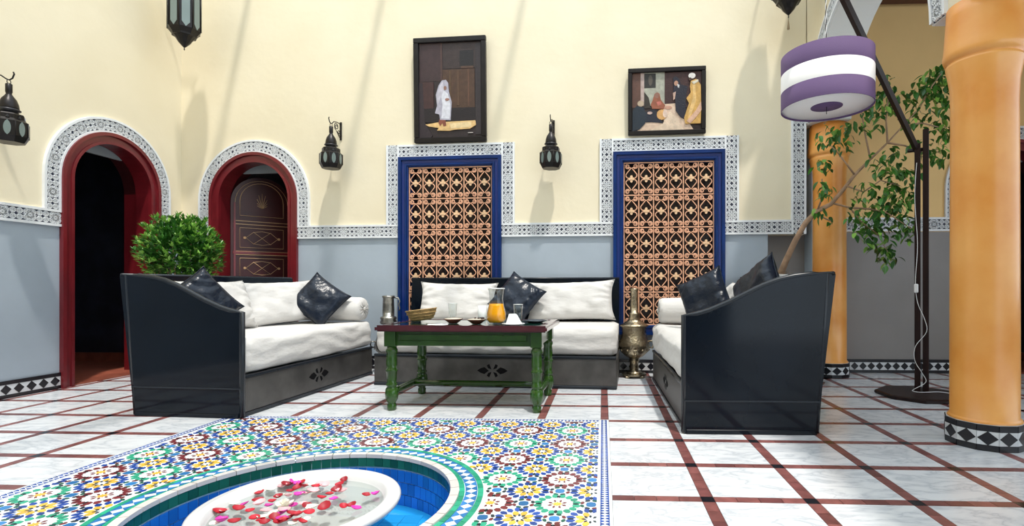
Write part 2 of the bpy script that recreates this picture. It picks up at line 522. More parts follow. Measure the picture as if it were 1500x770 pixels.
# border of blue triangles between pale fillets
bi = []
tri = [(-0.0085, -0.0105), (0.0085, 0), (-0.0085, 0.0105)]
def border(x0, y0, x1, y1, nx, ny):
    L_ = math.hypot(x1 - x0, y1 - y0); n = int(L_ / 0.0245)
    dx, dy = (x1 - x0)/L_, (y1 - y0)/L_
    an = math.atan2(ny, nx)
    for k in range(n):
        t = (k + 0.5) * L_ / n
        for sgn in (1, -1):
            bi.append(('bt%d' % sgn, tri, -0.006, 0.0004, 'z_blue', x0 + dx*t - nx*0.0105*sgn, y0 + dy*t - ny*0.0105*sgn, an if sgn > 0 else an + PI))
bw = 0.033
border(a1 - bw, b0, a1 - bw, b1, 1, 0); border(a0 + bw, b0, a0 + bw, b1, -1, 0)
border(a0 + 2*bw, b1 - bw, a1 - 2*bw, b1 - bw, 0, 1); border(a0 + 2*bw, b0 + bw, a1 - 2*bw, b0 + bw, 0, -1)
lay(zel, 'border_tile', bi, 200, field='border_tiles_beyond')
mb = MB()
for (q0, q1, q2, q3) in ((a1-0.068, a1-0.060, b0, b1), (a1-0.006, a1, b0, b1), (a0+0.060, a0+0.068, b0, b1), (a0, a0+0.006, b0, b1),
                         (a0+.07, a1-.07, b1-0.062, b1-0.056), (a0+.006, a1-.006, b1-0.006, b1), (a0+.07, a1-.07, b0+0.056, b0+0.062)):
    mb.box(q0, q1, q2, q3, -0.006, 0.001)
mb.build('border_fillet', MT['z_white'], zel)
# rings of tiles round the basin
ri = []
def arc_poly(r0, r1, a, n=2):
    o = [(r0*math.cos(-a/2 + a*k/n), r0*math.sin(-a/2 + a*k/n)) for k in range(n+1)]
    u = [(r1*math.cos(-a/2 + a*k/n), r1*math.sin(-a/2 + a*k/n)) for k in range(n+1)]
    cx = (r0 + r1)/2
    return [(p[0] - cx, p[1]) for p in u + o[::-1]]
for (r0, r1, n, nm) in ((0.756, 0.781, 96, 'z_green'), (0.672, 0.697, 84, 'z_green')):
    for k in range(n):
        a = 2*PI*(k + .5)/n
        ri.append(('g%d' % n, arc_poly(r0, r1, 2*PI/n*0.94), -0.006, 0.001, nm, FX + (r0+r1)/2*math.cos(a), FY + (r0+r1)/2*math.sin(a), a))
n = 82
for k in range(n):
    a = 2*PI*(k + .5)/n
    h = 0.0265; w = 0.0505/2
    ri.append(('ti', [(-0.013, -w), (0.0135, 0), (-0.013, w)], -0.006, 0.001, 'z_lblue', FX + 0.7125*math.cos(a), FY + 0.7125*math.sin(a), a))
    ri.append(('to', [(0.013, w*1.06), (-0.0135, 0), (0.013, -w*1.06)], -0.006, 0.001, 'z_lblue', FX + 0.7405*math.cos(a), FY + 0.7405*math.sin(a), a))
lay(zel, 'ring_tile', ri, 300, field='ring_tiles_beyond')

# ------------------------------------------------------------------ walls
ZD = 1.485            # top of the grey dado
WT = 6.0              # height of the court walls
def arch_above(mb, c, r, zs, ztop, y0, y1, n=20, mi=0):
    for k in range(n):
        t0, t1 = PI - PI*k/n, PI - PI*(k+1)/n
        p = [(c + r*math.cos(t0), zs + r*math.sin(t0)), (c + r*math.cos(t1), zs + r*math.sin(t1))]
        mb.prism([p[0], p[1], (p[1][0], ztop), (p[0][0], ztop)], y0, y1, 'y', mi)
def arch_pairs(c, r0, r1, zs, zb, n=28):
    out = [((c - r0, zb), (c - r1, zb))]
    for k in range(n + 1):
        t = PI - PI*k/n
        out.append(((c + r0*math.cos(t), zs + r0*math.sin(t)), (c + r1*math.cos(t), zs + r1*math.sin(t))))
    out.append(((c + r0, zb), (c + r1, zb)))
    return out
TH = 0.30
BACK = dict(loc=(WO.x, WO.y, 0), rot=(0, 0, WA))
D2 = (-3.82, 0.543, 1.948)                       # door in the back wall: centre, radius, spring
up = MB(); da = MB()
def solid(s0, s1, zt=WT):
    da.box(s0, s1, 0, TH, 0, ZD); up.box(s0, s1, 0, TH, ZD, zt)
solid(-5.1, D2[0] - D2[1]); arch_above(up, D2[0], D2[1], D2[2], WT, 0, TH)
solid(D2[0] + D2[1], -2.053)
for s0, s1 in ((-2.053, -0.877), (0.365, 1.541)):
    da.box(s0, s1, 0, TH, 0, 0.42); up.box(s0, s1, 0, TH, 2.385, WT)
solid(-0.877, 0.365)
up.box(1.541, 2.38, 0, TH, ZD, WT); da.box(1.541, 1.99, 0, TH, 0, ZD)
wb = tag(up.build('wall_back', MT['cream'], None, **BACK), 'cream plaster back wall of the court', kind='structure')
da.build('dado', MT['dado'], wb)
LX = -4.986
LEFT = dict(loc=(LX, 0, 0), rot=(0, 0, PI/2))    # local x runs along world +Y
D1 = (5.117, 0.53, 1.953)
up = MB(); da = MB()
solid(-3.3, D1[0] - D1[1]); arch_above(up, D1[0], D1[1], D1[2], WT, 0, TH); solid(D1[0] + D1[1], 6.02)
wlft = tag(up.build('wall_left', MT['cream'], None, **LEFT), 'cream plaster left wall of the court', kind='structure')
da.build('dado', MT['dado'], wlft)
# far wall of the gallery, right wall, wall behind the camera
GYW = 5.80
D3 = (4.36, 0.53, 1.98)
up = MB(); da = MB()
ZG = 1.525
def solid3(s0, s1):
    da.box(s0, s1, 0, TH, 0, ZG); up.box(s0, s1, 0, TH, ZG, 4.05)
solid3(1.75, D3[0] - D3[1]); arch_above(up, D3[0], D3[1], D3[2], 4.05, 0, TH); solid3(D3[0] + D3[1], 5.5)
wg = tag(up.build('wall_gallery', MT['gallery_cream'], None, (0, GYW, 0)), 'ochre end wall of the shaded gallery', kind='structure')
da.build('dado', MT['gallery_dado'], wg)
mb = MB(); mb.box(5.2, 5.5, 4.3, GYW, 1.5, 4.05); mb.box(5.2, 5.5, -3.3, GYW, 3.5, 4.05)  # left open above the parapet, shaped out of view to brighten the gallery
wr = tag(mb.build('wall_right', MT['gallery_cream']), 'ochre side wall of the gallery', kind='structure')
mb = MB(); mb.box(5.2, 5.5, -3.3, 4.3, 0, 0.8); mb.box(5.2, 5.5, 4.3, GYW, 0, 1.5); mb.build('dado', MT['gallery_dado'], wr)
mb = MB(); mb.box(-5.3, 2.5, -3.3, -3.0, 1.5, 4.05); mb.box(-5.3, 2.3, -1.3, -1.0, 3.0, WT)  # upper front wall added out of view, to darken what the sofas reflect
wf = tag(mb.build('wall_front', MT['cream']), 'cream wall behind the camera', kind='structure')
mb = MB(); mb.box(-5.3, 2.5, -3.3, -3.0, 0, 1.5); mb.build('dado', MT['dado'], wf)  # unseen wall stops short so sky light reaches the gallery end
# ceiling of the gallery, plus an unseen slab added to shade the front wall
mb = MB(); mb.box(2.3, 5.5, -3.3, 6.1, 4.05, 4.15); mb.box(-5.3, 2.3, -3.3, -1.0, 4.05, 4.15)
ce = tag(mb.build('ceiling', MT['wood_ceiling']), 'dark red brown timber ceiling of the gallery with added shading slab behind the camera', kind='structure')
bmsh = MB().box(2.48, 5.2, -0.06, 0.06, 3.95, 4.05).mesh('beam', MT['wood_ceiling'])
for k in range(12):
    link('beam', bmsh, ce, (0, 5.66 - 0.5*k, 0))

bmsh = MB().box(-0.03, 0.03, -1.2, 5.9, 6.0, 6.10).mesh('ceiling_beam', MT['wood_ceiling'])
for k, x in enumerate((-3.75, -2.10, -0.45)):
    tag(link('ceiling_beam', bmsh, None, (x, 0, 0)), 'open roof beam high over the court', kind='structure')

# arcade wall between court and gallery: faces the court (-X)
AX = 2.14
AH = 4.7
AT = 0.36
ARC = dict(loc=(AX, 0, 0), rot=(0, 0, -PI/2))     # local x = -world Y, local y = +world X
ZS = 2.63; AR = 0.95
cen = [-4.43, -2.03, 0.37]
mb = MB(); so = MB()
prev = -5.66
for c in cen:
    mb.box(prev, c - AR, 0, AT, ZS, AH); arch_above(mb, c, AR, ZS, AH, 0, AT, 28)
    so.ribbon([p for p in arch_pairs(c, AR - 0.006, AR + 0.002, ZS, ZS - 0.001, 28)], -0.004, AT + 0.004, 0)
    prev = c + AR
mb.box(prev, 3.0, 0, AT, ZS, AH)
wa = tag(mb.build('wall_arcade', MT['cream'], None, **ARC), 'cream arcade wall carried on orange columns', kind='structure')
for q in [(-5.66, cen[0]-AR), (cen[0]+AR, cen[1]-AR), (cen[1]+AR, cen[2]-AR), (cen[2]+AR, 3.0)]:
    so.box(q[0], q[1], -0.004, AT + 0.004, ZS - 0.008, ZS)
so.build('soffit', MT['soffit'], wa)
mb = MB(); mb.box(2.20, 2.34, 5.60, 5.80, 0, ZS)  # made-up strip, its grey stands for wall lying in shade
tag(mb.build('wall_shade_strip', MT['dado']), 'grey upright strip standing for shaded wall at the end of the back wall', kind='structure')

# ------------------------------------------------------------------ dark rooms behind the doorways
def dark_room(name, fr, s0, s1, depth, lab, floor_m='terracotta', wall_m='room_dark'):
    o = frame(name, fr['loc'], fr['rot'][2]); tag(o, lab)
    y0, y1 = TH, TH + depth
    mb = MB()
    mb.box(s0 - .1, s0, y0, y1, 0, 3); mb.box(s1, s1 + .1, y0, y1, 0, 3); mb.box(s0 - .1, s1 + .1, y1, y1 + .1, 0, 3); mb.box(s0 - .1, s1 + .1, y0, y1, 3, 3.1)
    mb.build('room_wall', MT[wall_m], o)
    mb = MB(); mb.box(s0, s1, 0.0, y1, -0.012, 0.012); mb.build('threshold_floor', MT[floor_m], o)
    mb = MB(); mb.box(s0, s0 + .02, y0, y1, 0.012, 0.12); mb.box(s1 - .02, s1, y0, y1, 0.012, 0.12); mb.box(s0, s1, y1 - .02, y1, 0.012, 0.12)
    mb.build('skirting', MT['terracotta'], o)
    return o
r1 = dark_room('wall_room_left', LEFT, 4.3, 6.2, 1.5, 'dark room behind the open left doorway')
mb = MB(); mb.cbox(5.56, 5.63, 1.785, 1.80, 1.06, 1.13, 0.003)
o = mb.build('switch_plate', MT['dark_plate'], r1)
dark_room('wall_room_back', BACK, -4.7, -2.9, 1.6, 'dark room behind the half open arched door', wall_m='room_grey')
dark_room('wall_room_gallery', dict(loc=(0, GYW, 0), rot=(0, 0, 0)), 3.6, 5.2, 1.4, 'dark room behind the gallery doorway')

# ------------------------------------------------------------------ carved plaster trims
def trim(n, fr, path, w=0.15, lab='white carved plaster band'):
    """path: list of ('line',s0,z0,s1,z1) or ('arc',c,zs,r)"""
    o = frame('trim_%d' % n, fr['loc'], fr['rot'][2]); tag(o, lab)
    band = MB(); rec = MB(); lat = MB()
    e = 0.022
    for seg in path:
        if seg[0] == 'line':
            _, s0, z0, s1, z1 = seg
            L_ = math.hypot(s1 - s0, z1 - z0); dx, dz = (s1 - s0)/L_, (z1 - z0)/L_
            def Pm(t, v, s0=s0, z0=z0, dx=dx, dz=dz): return (s0 + dx*t - dz*v, z0 + dz*t + dx*v)
            ns = 1
        else:
            _, c, zs, r = seg
            L_ = PI * r
            def Pm(t, v, c=c, zs=zs, r=r):
                a = PI - t / r
                return (c + (r + v)*math.cos(a), zs + (r + v)*math.sin(a))
            ns = 30
        for v0, v1 in ((-w/2, -w/2 + e), (w/2 - e, w/2)):
            band.ribbon([(Pm(L_*k/ns, v0), Pm(L_*k/ns, v1)) for k in range(ns + 1)], -0.026, 0.0)
        rec.ribbon([(Pm(L_*k/ns, -w/2 + e), Pm(L_*k/ns, w/2 - e)) for k in range(ns + 1)], -0.010, 0.0)
        wi = w - 2*e
        nc = max(1, round(L_ / wi)); cl = L_ / nc
        def stroke(p, q, t, hw=0.062):
            d = math.hypot(q[0]-p[0], q[1]-p[1]); ux, uy = (q[0]-p[0])/d, (q[1]-p[1])/d
            pts = []
            for (x, y) in ((p[0]-uy*hw, p[1]+ux*hw), (p[0]+uy*hw, p[1]-ux*hw), (q[0]+uy*hw, q[1]-ux*hw), (q[0]-uy*hw, q[1]+ux*hw)):
                x = min(0.52, max(-0.52, x)); y = min(0.5, max(-0.5, y))
                pts.append(Pm(t + x*cl, y*wi))
            vs = [(a, -0.021, b) for a, b in pts] + [(a, -0.010, b) for a, b in pts]
            lat.add(vs, [(0,1,2,3), (0,4,5,1), (1,5,6,2), (2,6,7,3), (3,7,4,0)])
        for k in range(nc):
            t = (k + .5) * cl
            if k % 2 == 1:
                pt = [(0.54*math.cos(PI/8 + PI*i/4), 0.54*math.sin(PI/8 + PI*i/4)) for i in range(8)]
                for i in range(8): stroke(pt[i], pt[(i+3) % 8], t, 0.034)
                pt = [(0.30*math.cos(PI*i/4), 0.30*math.sin(PI*i/4)) for i in range(8)]
                for i in range(8): stroke(pt[i], (pt[i][0]*1.9, pt[i][1]*1.9), t, 0.020)
                for i in range(4): stroke((pt[i][0]*.9, pt[i][1]*.9), (-pt[i][0]*.9, -pt[i][1]*.9), t, 0.026)
                for sx in (-1, 1):
                    for sz in (-1, 1): stroke((sx*0.5, sz*0.22), (sx*0.22, sz*0.5), t, 0.04)
            else:
                for q in (-0.25, 0.25):
                    for v in (-0.25, 0.25):
                        stroke((q - .25, v), (q, v + .25), t, 0.040); stroke((q, v + .25), (q + .25, v), t, 0.040)
                        stroke((q + .25, v), (q, v - .25), t, 0.040); stroke((q, v - .25), (q - .25, v), t, 0.040)
                        stroke((q - .25, v), (q + .25, v), t, 0.028); stroke((q, v - .25), (q, v + .25), t, 0.028)
    rec.build('recessed_ground', MT['recess'], o)
    band.build('fillet', MT['plaster'], o)
    tag(lat.build('carved_lattice', MT['plaster'], o), kind='stuff')
    return o
zm = ZD + 0.075
def door_path(D, zlow):
    c, r, zs = D
    return [('line', c - r - .075, zlow, c - r - .075, zs), ('arc', c, zs, r + .075), ('line', c + r + .075, zs, c + r + .075, zlow)]
trim(1, LEFT, [('line', -3.0, zm, D1[0] - D1[1], zm)] + door_path(D1, ZD + .15) + [('line', D1[0] + D1[1], zm, 5.98, zm)], lab='white carved band along the left wall and over its arch')
trim(2, BACK, [('line', -4.755, zm, D2[0] - D2[1], zm)] + door_path(D2, ZD + .15) + [('line', D2[0] + D2[1], zm, -2.055, zm)], lab='white carved band over the arched red door')
trim(3, BACK, [('line', -2.13, ZD + .15, -2.13, 2.53), ('line', -2.055, 2.455, -0.877, 2.455), ('line', -0.803, 2.53, -0.803, ZD + .15)], lab='white carved band framing the grilled window between the lanterns')
trim(4, BACK, [('line', -0.877, zm, 0.365, zm), ('line', 0.29, ZD + .15, 0.29, 2.535), ('line', 0.365, 2.46, 1.541, 2.46), ('line', 1.615, 2.535, 1.615, ZD + .15),
               ('line', 1.541, zm, 2.225, zm), ('line', 2.30, ZD, 2.30, 2.68)], lab='white carved band framing the grilled window by the corner')
GAL = dict(loc=(0, GYW, 0), rot=(0, 0, 0))
zg = ZG + 0.08
trim(5, GAL, [('line', 2.35, zg, D3[0] - D3[1], zg)] + door_path(D3, ZG + .155) + [('line', D3[0] + D3[1], zg, 5.2, zg)], lab='white carved band on the gallery end wall')
tp = []
for c in cen:
    tp += [('arc', c, ZS, AR + .075)]
trim(6, ARC, tp, lab='white carved band following the arcade arches')

# ------------------------------------------------------------------ tiled baseboards
def baseboard(name, fr, s0, s1, y=-0.012, h=0.147, pitch=0.098, lab=''):
    o = frame(name, fr['loc'], fr['rot'][2]); tag(o, lab)
    mb = MB(); mb.box(s0, s1, y, 0, 0.03, h - .03); mb.build('white_tile', MT['z_white'], o)
    mb = MB(); mb.box(s0, s1, y - .003, 0, 0, 0.032); mb.box(s0, s1, y - .003, 0, h - .032, h); mb.build('black_border', MT['black_tile'], o)
    hh = (h - .064)/2; zc = h/2
    me = MB().prism([(-0.041, 0), (0, -hh), (0.041, 0), (0, hh)], y - .002, y + .004, 'y').mesh('diamond_tile', MT['black_tile'])
    n = int((s1 - s0)/pitch)
    for k in range(n):
        link('diamond_tile', me, o, (s1 - pitch*(k + .5), 0, zc))
baseboard('baseboard_left', LEFT, 2.6, D1[0] - D1[1], lab='black and white diamond tile skirting of the left wall')
baseboard('baseboard_back', BACK, -3.27, 1.99, lab='black and white diamond tile skirting under the windows')
baseboard('baseboard_gallery', GAL, 2.34, D3[0] - D3[1], pitch=0.088, lab='black and white diamond tile skirting of the gallery')

# ------------------------------------------------------------------ doors
def arch_frame(o, D, y0=-0.02, y1=0.16):
    c, r, zs = D
    MB().ribbon(arch_pairs(c, r - .105, r, zs, 0.0), y0, y1, smooth=False).build('frame', MT['red_door'], o)
    MB().ribbon(arch_pairs(c, r - .030, r + .004, zs, 0.0), y0 - .022, y0).build('outer_moulding', MT['red_door'], o)
    MB().ribbon(arch_pairs(c, r - .112, r - .085, zs, 0.0), y0 - .010, y0 + .03).build('inner_moulding', MT['red_door'], o)
    MB().ribbon(arch_pairs(c, r - .085, r + .002, zs, zs - .001), y1, TH + .01).build('reveal_arch', MT['door_dark'], o)
    rr = r - .10; a_ = math.asin((rr - .10)/rr)
    MB().prism([(c + rr*math.cos(PI - a_ - (PI - 2*a_)*k/12), zs + rr*math.sin(PI - a_ - (PI - 2*a_)*k/12)) for k in range(13)], 0.17, 0.20, 'y').build('tympanum', MT['room_grey'], o)
    mb = MB(); mb.box(c - r - .002, c - r + .085, y1, TH + .01, 0, zs); mb.box(c + r - .085, c + r + .002, y1, TH + .01, 0, zs); mb.build('reveal', MT['red_door'], o)
o = frame('door_1', LEFT['loc'], PI/2); tag(o, 'dark red arched doorway standing open onto a black room'); arch_frame(o, D1)
o = frame('door_2', BACK['loc'], WA); tag(o, 'dark red arched door with gilt panels standing ajar'); arch_frame(o, D2)
lf = link('door_leaf', None, o, (D2[0] - 0.425, 0.15, 0), (0, 0, R(48)))
LW_, LR = 0.66, 0.33
zs_ = 1.955
def leaf_pairs(r0, zb): return arch_pairs(LR, 0.0001, r0, zs_, zb, 20)
mb = MB()
poly = [(0, 0.02), (LW_, 0.02)] + [(LR + LR*math.cos(PI*k/20), zs_ + LR*math.sin(PI*k/20)) for k in range(21)]
mb.prism(poly, 0, 0.045, 'y')
lo = link('panel_board', mb.mesh('panel_board', MT['door_dark']), lf)
gl = MB()
def gold(pts, w=0.004, closed=True): gl.tube([(p[0], -0.003, p[1]) for p in pts], w, 4, closed)
ra = 0.235
gold([(LR - ra, 1.80), (LR + ra, 1.80)] + [(LR + ra*math.cos(PI*k/14), zs_ + .02 + ra*math.sin(PI*k/14)) for k in range(15)])
gold([(LR - .285, 1.74)] + [(LR + .285*math.cos(PI - PI*k/16), zs_ + .285*math.sin(PI - PI*k/16)) for k in range(17)] + [(LR + .285, 1.74)], 0.003, False)
QX = 0.66/0.84
for zc in (1.53, 1.16, 0.79, 0.42):
    gold([(0.12*QX, zc - .12), (0.72*QX, zc - .12), (0.72*QX, zc + .12), (0.12*QX, zc + .12)])
    gold([(a*QX, zc + b) for a, b in ((0.20, 0), (0.30, .07), (0.42, .085), (0.54, .07), (0.64, 0), (0.54, -.07), (0.42, -.085), (0.30, -.07))], 0.0035)
    gold([(0.30*QX, zc + .075), (0.54*QX, zc - .075)], 0.003, False); gold([(0.30*QX, zc - .075), (0.54*QX, zc + .075)], 0.003, False)
    for q in (0.185*QX, 0.655*QX): gl.cbox(q - .014, q + .014, -0.006, 0.0, zc - .014, zc + .014, 0.005)
    gl.box(0.03, 0.63, -0.005, 0, zc + .160, zc + .168); gl.box(0.03, 0.63, -0.005, 0, zc + .200, zc + .207)
for k in range(9):
    a = PI/2 + (k - 4)*0.38; l = 0.09 + 0.03*math.cos((k - 4)*0.8)
    gold([(LR, 1.90), (LR + l*math.cos(a)*.9, 1.93 + l*math.sin(a)*1.3)], 0.0032, False)
gl.build('gilt_lines', MT['gold_line'], lf)
MB().box(0.03, 0.05, -0.012, 0, 0.02, zs_).build('edge_strip', MT['red_door'], lf)
for zc in (1.345, 0.975, 0.605):
    MB().cbox(0.02, 0.64, -0.008, 0.0, zc - .018, zc + .018, 0.004).build('rail', MT['red_door'], lf)
o = frame('door_3', GAL['loc'], 0); tag(o, 'dark arched doorway at the end of the gallery'); arch_frame(o, D3)

# ------------------------------------------------------------------ grilled windows
CW, CH = 0.1592, 0.351
def scroll_mesh():
    mb = MB()
    for sx in (-1, 1):
        for sz in (-1, 1):
            pts = []
            cx0, cz0 = 0.043*sx, 0.137*sz
            for k in range(15):                       # spiral
                aa = R(205) + (1 - k/14)*1.7*2*PI
                r = 0.007 + 0.021*k/14
                pts.append((cx0 + sx*r*math.cos(aa), -0.012, cz0 + sz*r*math.sin(aa)))
            pts += [(sx*0.003, -0.012, sz*0.119), (sx*0.020, -0.012, sz*0.098), (sx*0.046, -0.012, sz*0.066), (sx*0.060, -0.012, sz*0.046), (sx*0.058, -0.012, sz*0.028), (sx*0.042, -0.012, sz*0.010), (sx*0.022, -0.012, sz*0.006)]
            mb.tube(pts, 0.0058, 5)
    return mb.mesh('scroll_ornament', MT['iron_salmon'])
SCR = scroll_mesh()
def quatre():
    mb = MB()
    for k in range(4):
        a = PI/2*k
        n = 8
        cx_, cz_ = 0.019*math.cos(a), 0.024*math.sin(a)
        mb.prism([(cx_ + 0.0145*math.cos(2*PI*i/n), cz_ + 0.0155*math.sin(2*PI*i/n)) for i in range(n)], -0.024, -0.012, 'y')
    mb.prism([(0.012, 0), (0, 0.014), (-0.012, 0), (0, -0.014)], -0.028, -0.011, 'y')
    return mb.mesh('quatrefoil', MT['iron_gold'])
QUA = quatre()
BARV = MB().cbox(-0.006, 0.006, -0.005, 0.005, 0.52, 2.275, 0.0015).mesh('upright_bar', MT['iron_salmon'])
BARH = MB().cbox(-0.48, 0.48, -0.006, 0.006, -0.006, 0.006, 0.0015).mesh('cross_bar', MT['iron_salmon'])
def window(n, s0, lab):
    o = frame('window_%d' % n, BACK['loc'], WA); tag(o, lab)
    s1 = s0 + 1.176; z0, z1 = 0.42, 2.385; fw = 0.107
    for nm, q in (('stile', (s0, s0 + fw, z0, z1)), ('stile', (s1 - fw, s1, z0, z1)), ('head', (s0 + fw, s1 - fw, z1 - .105, z1)), ('sill', (s0 + fw, s1 - fw, z0, z0 + .10))):
        MB().cbox(q[0], q[1], -0.03, 0.12, q[2], q[3], 0.006).build(nm, MT['blue_frame'], o)
    mo = MB()
    pr = lambda d: [(s0 + d, z0 + d), (s1 - d, z0 + d), (s1 - d, z1 - d), (s0 + d, z1 - d)]
    for d0, d1, yy in ((-0.004, 0.032, -0.048), (0.070, 0.092, -0.040)):
        mo.ribbon(list(zip(pr(d0), pr(d1))), yy, -0.028, closed=True)
    mo.build('moulding', MT['blue_frame'], o)
    mo = MB(); mo.ribbon(list(zip(pr(0.036), pr(0.066))), -0.033, -0.029, closed=True); mo.build('groove', MT['blue_dark'], o)
    MB().box(s0 + fw - .01, s1 - fw + .01, 0.10, 0.12, z0 + .09, z1 - .09).build('dark_pane', MT['dark_pane'], o)
    sc = (s0 + s1)/2
    for k in range(7): link('upright_bar', BARV, o, (sc + CW*(k - 3)*0.995, 0.0, 0))
    for k in range(6): link('cross_bar', BARH, o, (sc, -0.006, 2.270 - CH*k*0.994))
    for k in range(6):
        for j in range(5):
            p = (sc + CW*(k - 2.5)*0.995, 0.0, 2.270 - CH*(j + .5)*0.994)
            a = link('scroll_ornament', SCR, o, p)
            link('quatrefoil', QUA, o, p)
window(1, -2.053, 'blue framed window with copper coloured scroll grille behind the middle sofa')
window(2, 0.365, 'blue framed window with copper coloured scroll grille behind the brass samovar')

# ------------------------------------------------------------------ columns
def column(x, y, lab):
    o = thing('column', lab, 'column', (x, y, 0), 0, 'orange columns of the arcade')
    prof = [(0.170, 0.17), (0.170, 0.6), (0.168, 1.4), (0.166, 2.02), (0.170, 2.14), (0.184, 2.23), (0.191, 2.262), (0.192, 2.275), (0.184, 2.280), (0.184, 2.292), (0.198, 2.298),
            (0.206, 2.32), (0.207, 2.335), (0.202, 2.37), (0.196, 2.45), (0.190, 2.55), (0.186, 2.622)]
    MB().lathe([(0.183, 0.135), (0.184, 0.155), (0.178, 0.165)] + prof, 48).build('shaft', MT['column'], o)
    n = 12; rb = 0.200
    MB().lathe([(rb - .006, 0.0), (rb - .006, 0.150)], n, smooth=False, a0=PI/n).build('plinth_core', MT['grout'], o)
    wf_ = (rb - .006)*math.tan(PI/n)*0.965
    ap = (rb - .006)*math.cos(PI/n)
    me_w = MB().box(-0.001, 0.006, -wf_, wf_, 0.036, 0.112).mesh('white_tile', MT['z_white'])
    me_b = MB().box(-0.001, 0.007, -wf_, wf_, 0, 0.035).mesh('black_border', MT['black_tile'])
    me_t = MB().box(-0.001, 0.007, -wf_, wf_, 0.113, 0.148).mesh('black_border', MT['black_tile'])
    me_d = MB().prism([(-wf_*.97, 0.074), (0, 0.034), (wf_*.97, 0.074), (0, 0.114)], 0.003, 0.008, 'x').mesh('diamond_tile', MT['black_tile'])
    for k in range(n):
        a = 2*PI*k/n
        for nm, me in (('white_tile', me_w), ('black_border', me_b), ('black_border', me_t), ('diamond_tile', me_d)):
            link(nm, me, o, (ap*math.cos(a), ap*math.sin(a), 0), (0, 0, a))
    return o
column(2.285, 3.235, 'thick orange plaster column on tiled plinth, nearest at the right edge')
column(2.375, 5.60, 'orange plaster column on tiled plinth behind the leaning tree')

# ------------------------------------------------------------------ fountain
fo = thing('fountain_basin', 'round sunken basin of blue tiles with a white tile rim', 'fountain', (FX, FY, 0))
RB = 0.632; DEP = 0.26
mb = MB()
mb.lathe([(0.672, -0.012), (0.672, -DEP - .05), (0.0001, -DEP - .05)], 72, cap=False)
mb.lathe([(RB + .008, -0.0125), (RB + .008, -DEP), (0.0001, -DEP)], 72, cap=False)
mb.build('basin_shell', MT['pool_grout'], fo)
n = 44
def arc_tile(r0, r1, a, z0, z1, mn, nm):
    k = 3
    o = [(r0*math.cos(-a/2 + a*i/k), r0*math.sin(-a/2 + a*i/k)) for i in range(k+1)]
    u = [(r1*math.cos(-a/2 + a*i/k), r1*math.sin(-a/2 + a*i/k)) for i in range(k+1)]
    return MB().prism(u + o[::-1], z0, z1).mesh(nm, MT[mn])
me = arc_tile(RB, 0.671, 2*PI/n*.95, -0.012, 0.008, 'rim_white', 'rim_tile')
for k in range(n): link('rim_tile', me, fo, None, (0, 0, 2*PI*(k + .5)/n))
n = 84
mg = arc_tile(RB + .002, RB + .009, 2*PI/n*.95, -0.060, -0.0125, 'z_dgreen', 'green_tile')
mw = [arc_tile(RB + .002, RB + .009, 2*PI/n*.91, -0.064 - .066*(j + 1), -0.064 - .066*j - .005, 'pool', 'wall_tile') for j in range(3)]
for k in range(n):
    a = 2*PI*(k + .5)/n
    if math.sin(a) < -0.45: continue
    link('green_tile', mg, fo, None, (0, 0, a))
    for j in range(3): link('wall_tile', mw[j], fo, None, (0, 0, a + (PI/n if j % 2 else 0)))
ft = []
for i in range(-7, 7):
    for j in range(-7, 7):
        x, y = (i + .5)*0.095, (j + .5)*0.095
        if math.hypot(abs(x) + .047, abs(y) + .047) < RB:
            w = 0.0462
            me_k = ('ft',)
            ft.append((x, y))
me = MB().box(-.0462, .0462, -.0462, .0462, -DEP, -DEP + .006).mesh('basin_floor_tile', MT['pool_sunlit'])
for x, y in ft: link('basin_floor_tile', me, fo, (x, y, 0))
MB().lathe([(RB, -DEP), (RB, -DEP + .004), (RB - .12, -DEP + .004), (RB - .12, -DEP)], 64, cap=False).build('floor_margin', MT['pool_sunlit'], fo)
mb = MB()
for k in range(6):
    a = PI/3*k
    mb.lathe([(0.0165, 0), (0.0165, 0.006), (0.012, 0.009)], 10, M=Matrix.Translation((0.025*math.cos(a), 0.025*math.sin(a), 0)))
mb.lathe([(0.014, 0), (0.014, 0.010)], 10)
an = R(5)
g = mb.build('drain_rosette', MT['silver'], fo, ((RB - .006)*math.cos(an), (RB - .006)*math.sin(an), -0.150))
g.rotation_euler = (0, -PI/2, an)
bo = thing('fountain_bowl', 'white marble bowl of water on a pedestal inside the blue basin', 'bowl', (FX, FY, -DEP + .004))
zb = DEP - .004
prof = [(0.10, 0.0), (0.105, 0.02), (0.075, 0.05), (0.06, 0.09), (0.07, 0.115)]
MB().lathe(prof, 32).build('pedestal', MT['bowl_marble'], bo)
pr = [(0.02, 0.11), (0.12, 0.118), (0.24, 0.150), (0.33, 0.195), (0.362, 0.212), (0.372, 0.214), (0.380, 0.222), (0.400, 0.228), (0.411, 0.238), (0.414, 0.250), (0.409, 0.260),
      (0.398, 0.265), (0.388, 0.262), (0.378, 0.2665), (0.362, 0.2655), (0.348, 0.255), (0.342, 0.235), (0.325, 0.212), (0.22, 0.168), (0.10, 0.145), (0.0005, 0.140)]
MB().lathe(pr, 72).build('bowl_body', MT['bowl_marble'], bo)
ZW = zb - 0.027
mb = MB(); nn = 64
mb.add([(0, 0, ZW)] + [(0.344*math.cos(2*PI*k/nn), 0.344*math.sin(2*PI*k/nn), ZW) for k in range(nn)], [(0, k + 1, (k + 1) % nn + 1) for k in range(nn)])
mb.build('water_surface', MT['water'], bo)
